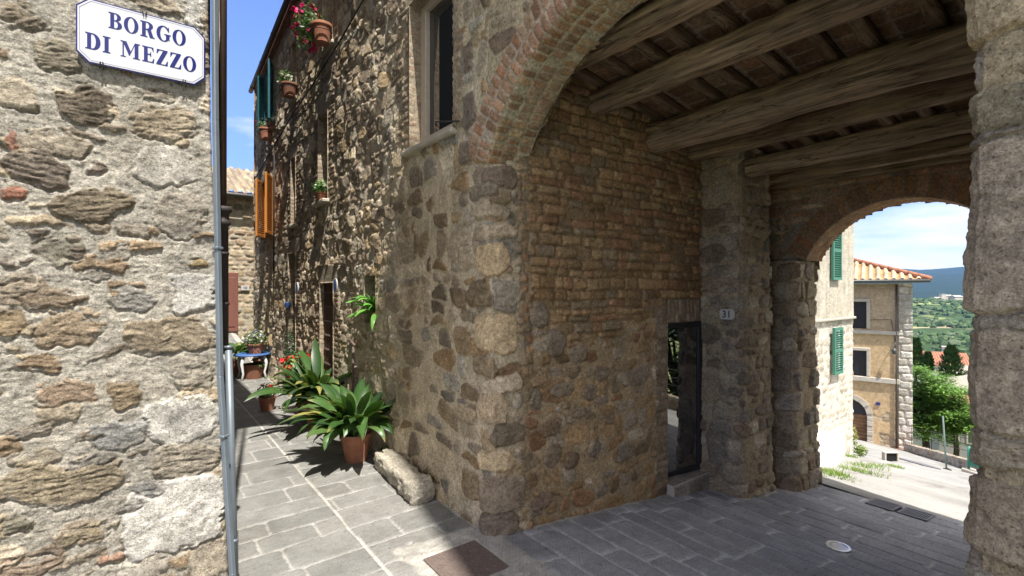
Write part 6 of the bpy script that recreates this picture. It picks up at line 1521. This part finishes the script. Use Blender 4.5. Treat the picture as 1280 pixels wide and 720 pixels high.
# village on the hill and the wooded valley
VG = 'houses of the hill village'
rg = random.Random(77)
for k, (px, py, w_, h_, d_) in enumerate(((1178, 376.5, 9, 12, 1520), (1184, 377, 14, 9, 1540), (1190, 377.2, 10, 8, 1530), (1195, 377.4, 16, 8, 1520), (1201, 377.8, 14, 7, 1530), (1206, 378.4, 12, 7, 1540), (1171, 378.0, 12, 6, 1520), (1212, 379.0, 12, 6, 1530))):
    a = pt(px, py - 2.2, d_); t = thing('village_house', tuple(a), ['square pale tower at the head of the hill village', 'pale village house beside the square tower', 'second pale village house along the hill crest', 'widest pale village house at the middle of the crest', 'pale village house right of the widest one', 'pale village house low on the right of the village', 'low pale village house left of the square tower', 'last pale village house at the right end of the crest'][k], 'house', VG)
    h2 = h_ * 1.35; m = MB(); m.box(a + (0, 0, h2 / 2 - 6), (w_ * 1.5, w_ * 1.2, h2 + 12), rz=rc); m.build('wall', 'pale_stone', t)
    m = MB(); A3 = math.cos(rc), math.sin(rc); w3 = w_ * .8
    if k: m.prism([a + (A3[0] * sx * w3 - A3[1] * yy, A3[1] * sx * w3 + A3[0] * yy, h2 + zz) for sx in (-1,) for yy, zz in ((-w_ * .7, 0), (w_ * .7, 0), (0, w_ * .28))], np.array((A3[0], A3[1], 0)) * 2 * w3)
    else: m.box(a + (0, 0, h2 + .5), (w_ * 1.6, w_ * 1.3, 1.2), rz=rc)
    m.build('roof', 'trim_stone' if k == 0 else 'roof_pale', t)
m = MB(); rng2 = np.random.RandomState(9); cnt = 0; ICO = None
import bmesh
bmx = bmesh.new(); bmesh.ops.create_icosphere(bmx, subdivisions=1, radius=1); IV = np.array([v.co for v in bmx.verts]); IF = [tuple(v.index for v in f.verts) for f in bmx.faces]; bmx.free()
VV, FF, CC = [], [], []; nb_ = 0
for k in range(9000):
    d = 90 * (1900 / 90) ** rng2.rand(); rx = rng2.uniform(.72, 1.08)
    x = CAM[0] + d * (rx * .7953 + .6062); y = CAM[1] + d * (-rx * .6062 + .7953)
    den = float(fbm(np.array([x / 130]), np.array([y / 130]), 3, 771)[0]); row = abs(math.sin(x * .012 + y * .02 + den * 3))
    near_hill = 1250 < d / 1 < 1500
    if den < .15 and not (row < .05): 
        if rng2.rand() > .05: continue
    s_ = rng2.uniform(1.2, 3.6) * (1 + d / 1600); z = tz(x, y)
    wv = IV * (1 + .28 * rng2.randn(len(IV), 1)) * np.array((s_, s_, s_ * rng2.uniform(.7, 1.2)))
    VV.append(wv + (x, y, z + s_ * .45)); FF += [tuple(i + nb_ for i in f) for f in IF]; nb_ += len(IV)
    g = np.array([(.05, .085, .035), (.07, .115, .045), (.085, .13, .055), (.11, .14, .08)][rng2.randint(4)]); CC.append(np.tile(g, (len(IV), 1)))
wo = mesh_np('valley_woods', np.concatenate(VV), FF, 'woods', None, np.concatenate(CC), False); tag(wo, 'dark green woods, hedges and orchards scattered across the far valley', 'woods', kind='stuff')
# house across the street behind the viewer: it keeps the corner in shade
bh = thing('tower_house', (-.5, -7.6, 0), 'tall narrow stone tower house across the street behind the viewpoint', 'house')
m = MB(); m.add([(-1.48, -9.2, -.5), (.34, -9.2, -.5), (.34, -6.0, -.5), (-1.48, -6.0, -.5), (-1.48, -9.2, 17.5), (.34, -9.2, 17.5), (.34, -6.0, 17.5), (-1.48, -6.0, 17.5)], [(0, 3, 2, 1), (4, 5, 6, 7), (0, 1, 5, 4), (1, 2, 6, 5), (2, 3, 7, 6), (3, 0, 4, 7)]); m.build('wall', 'trim_stone', bh)
m = MB(); m.box((-.57, -7.6, 17.6), (1.9, 3.4, .2)); m.build('roof', 'terracotta', bh)
# air
hz = MB(); hz.box((0, 0, 250), (24000, 24000, 900)); ho = hz.build('haze', 'haze'); ho['kind'] = 'stuff'
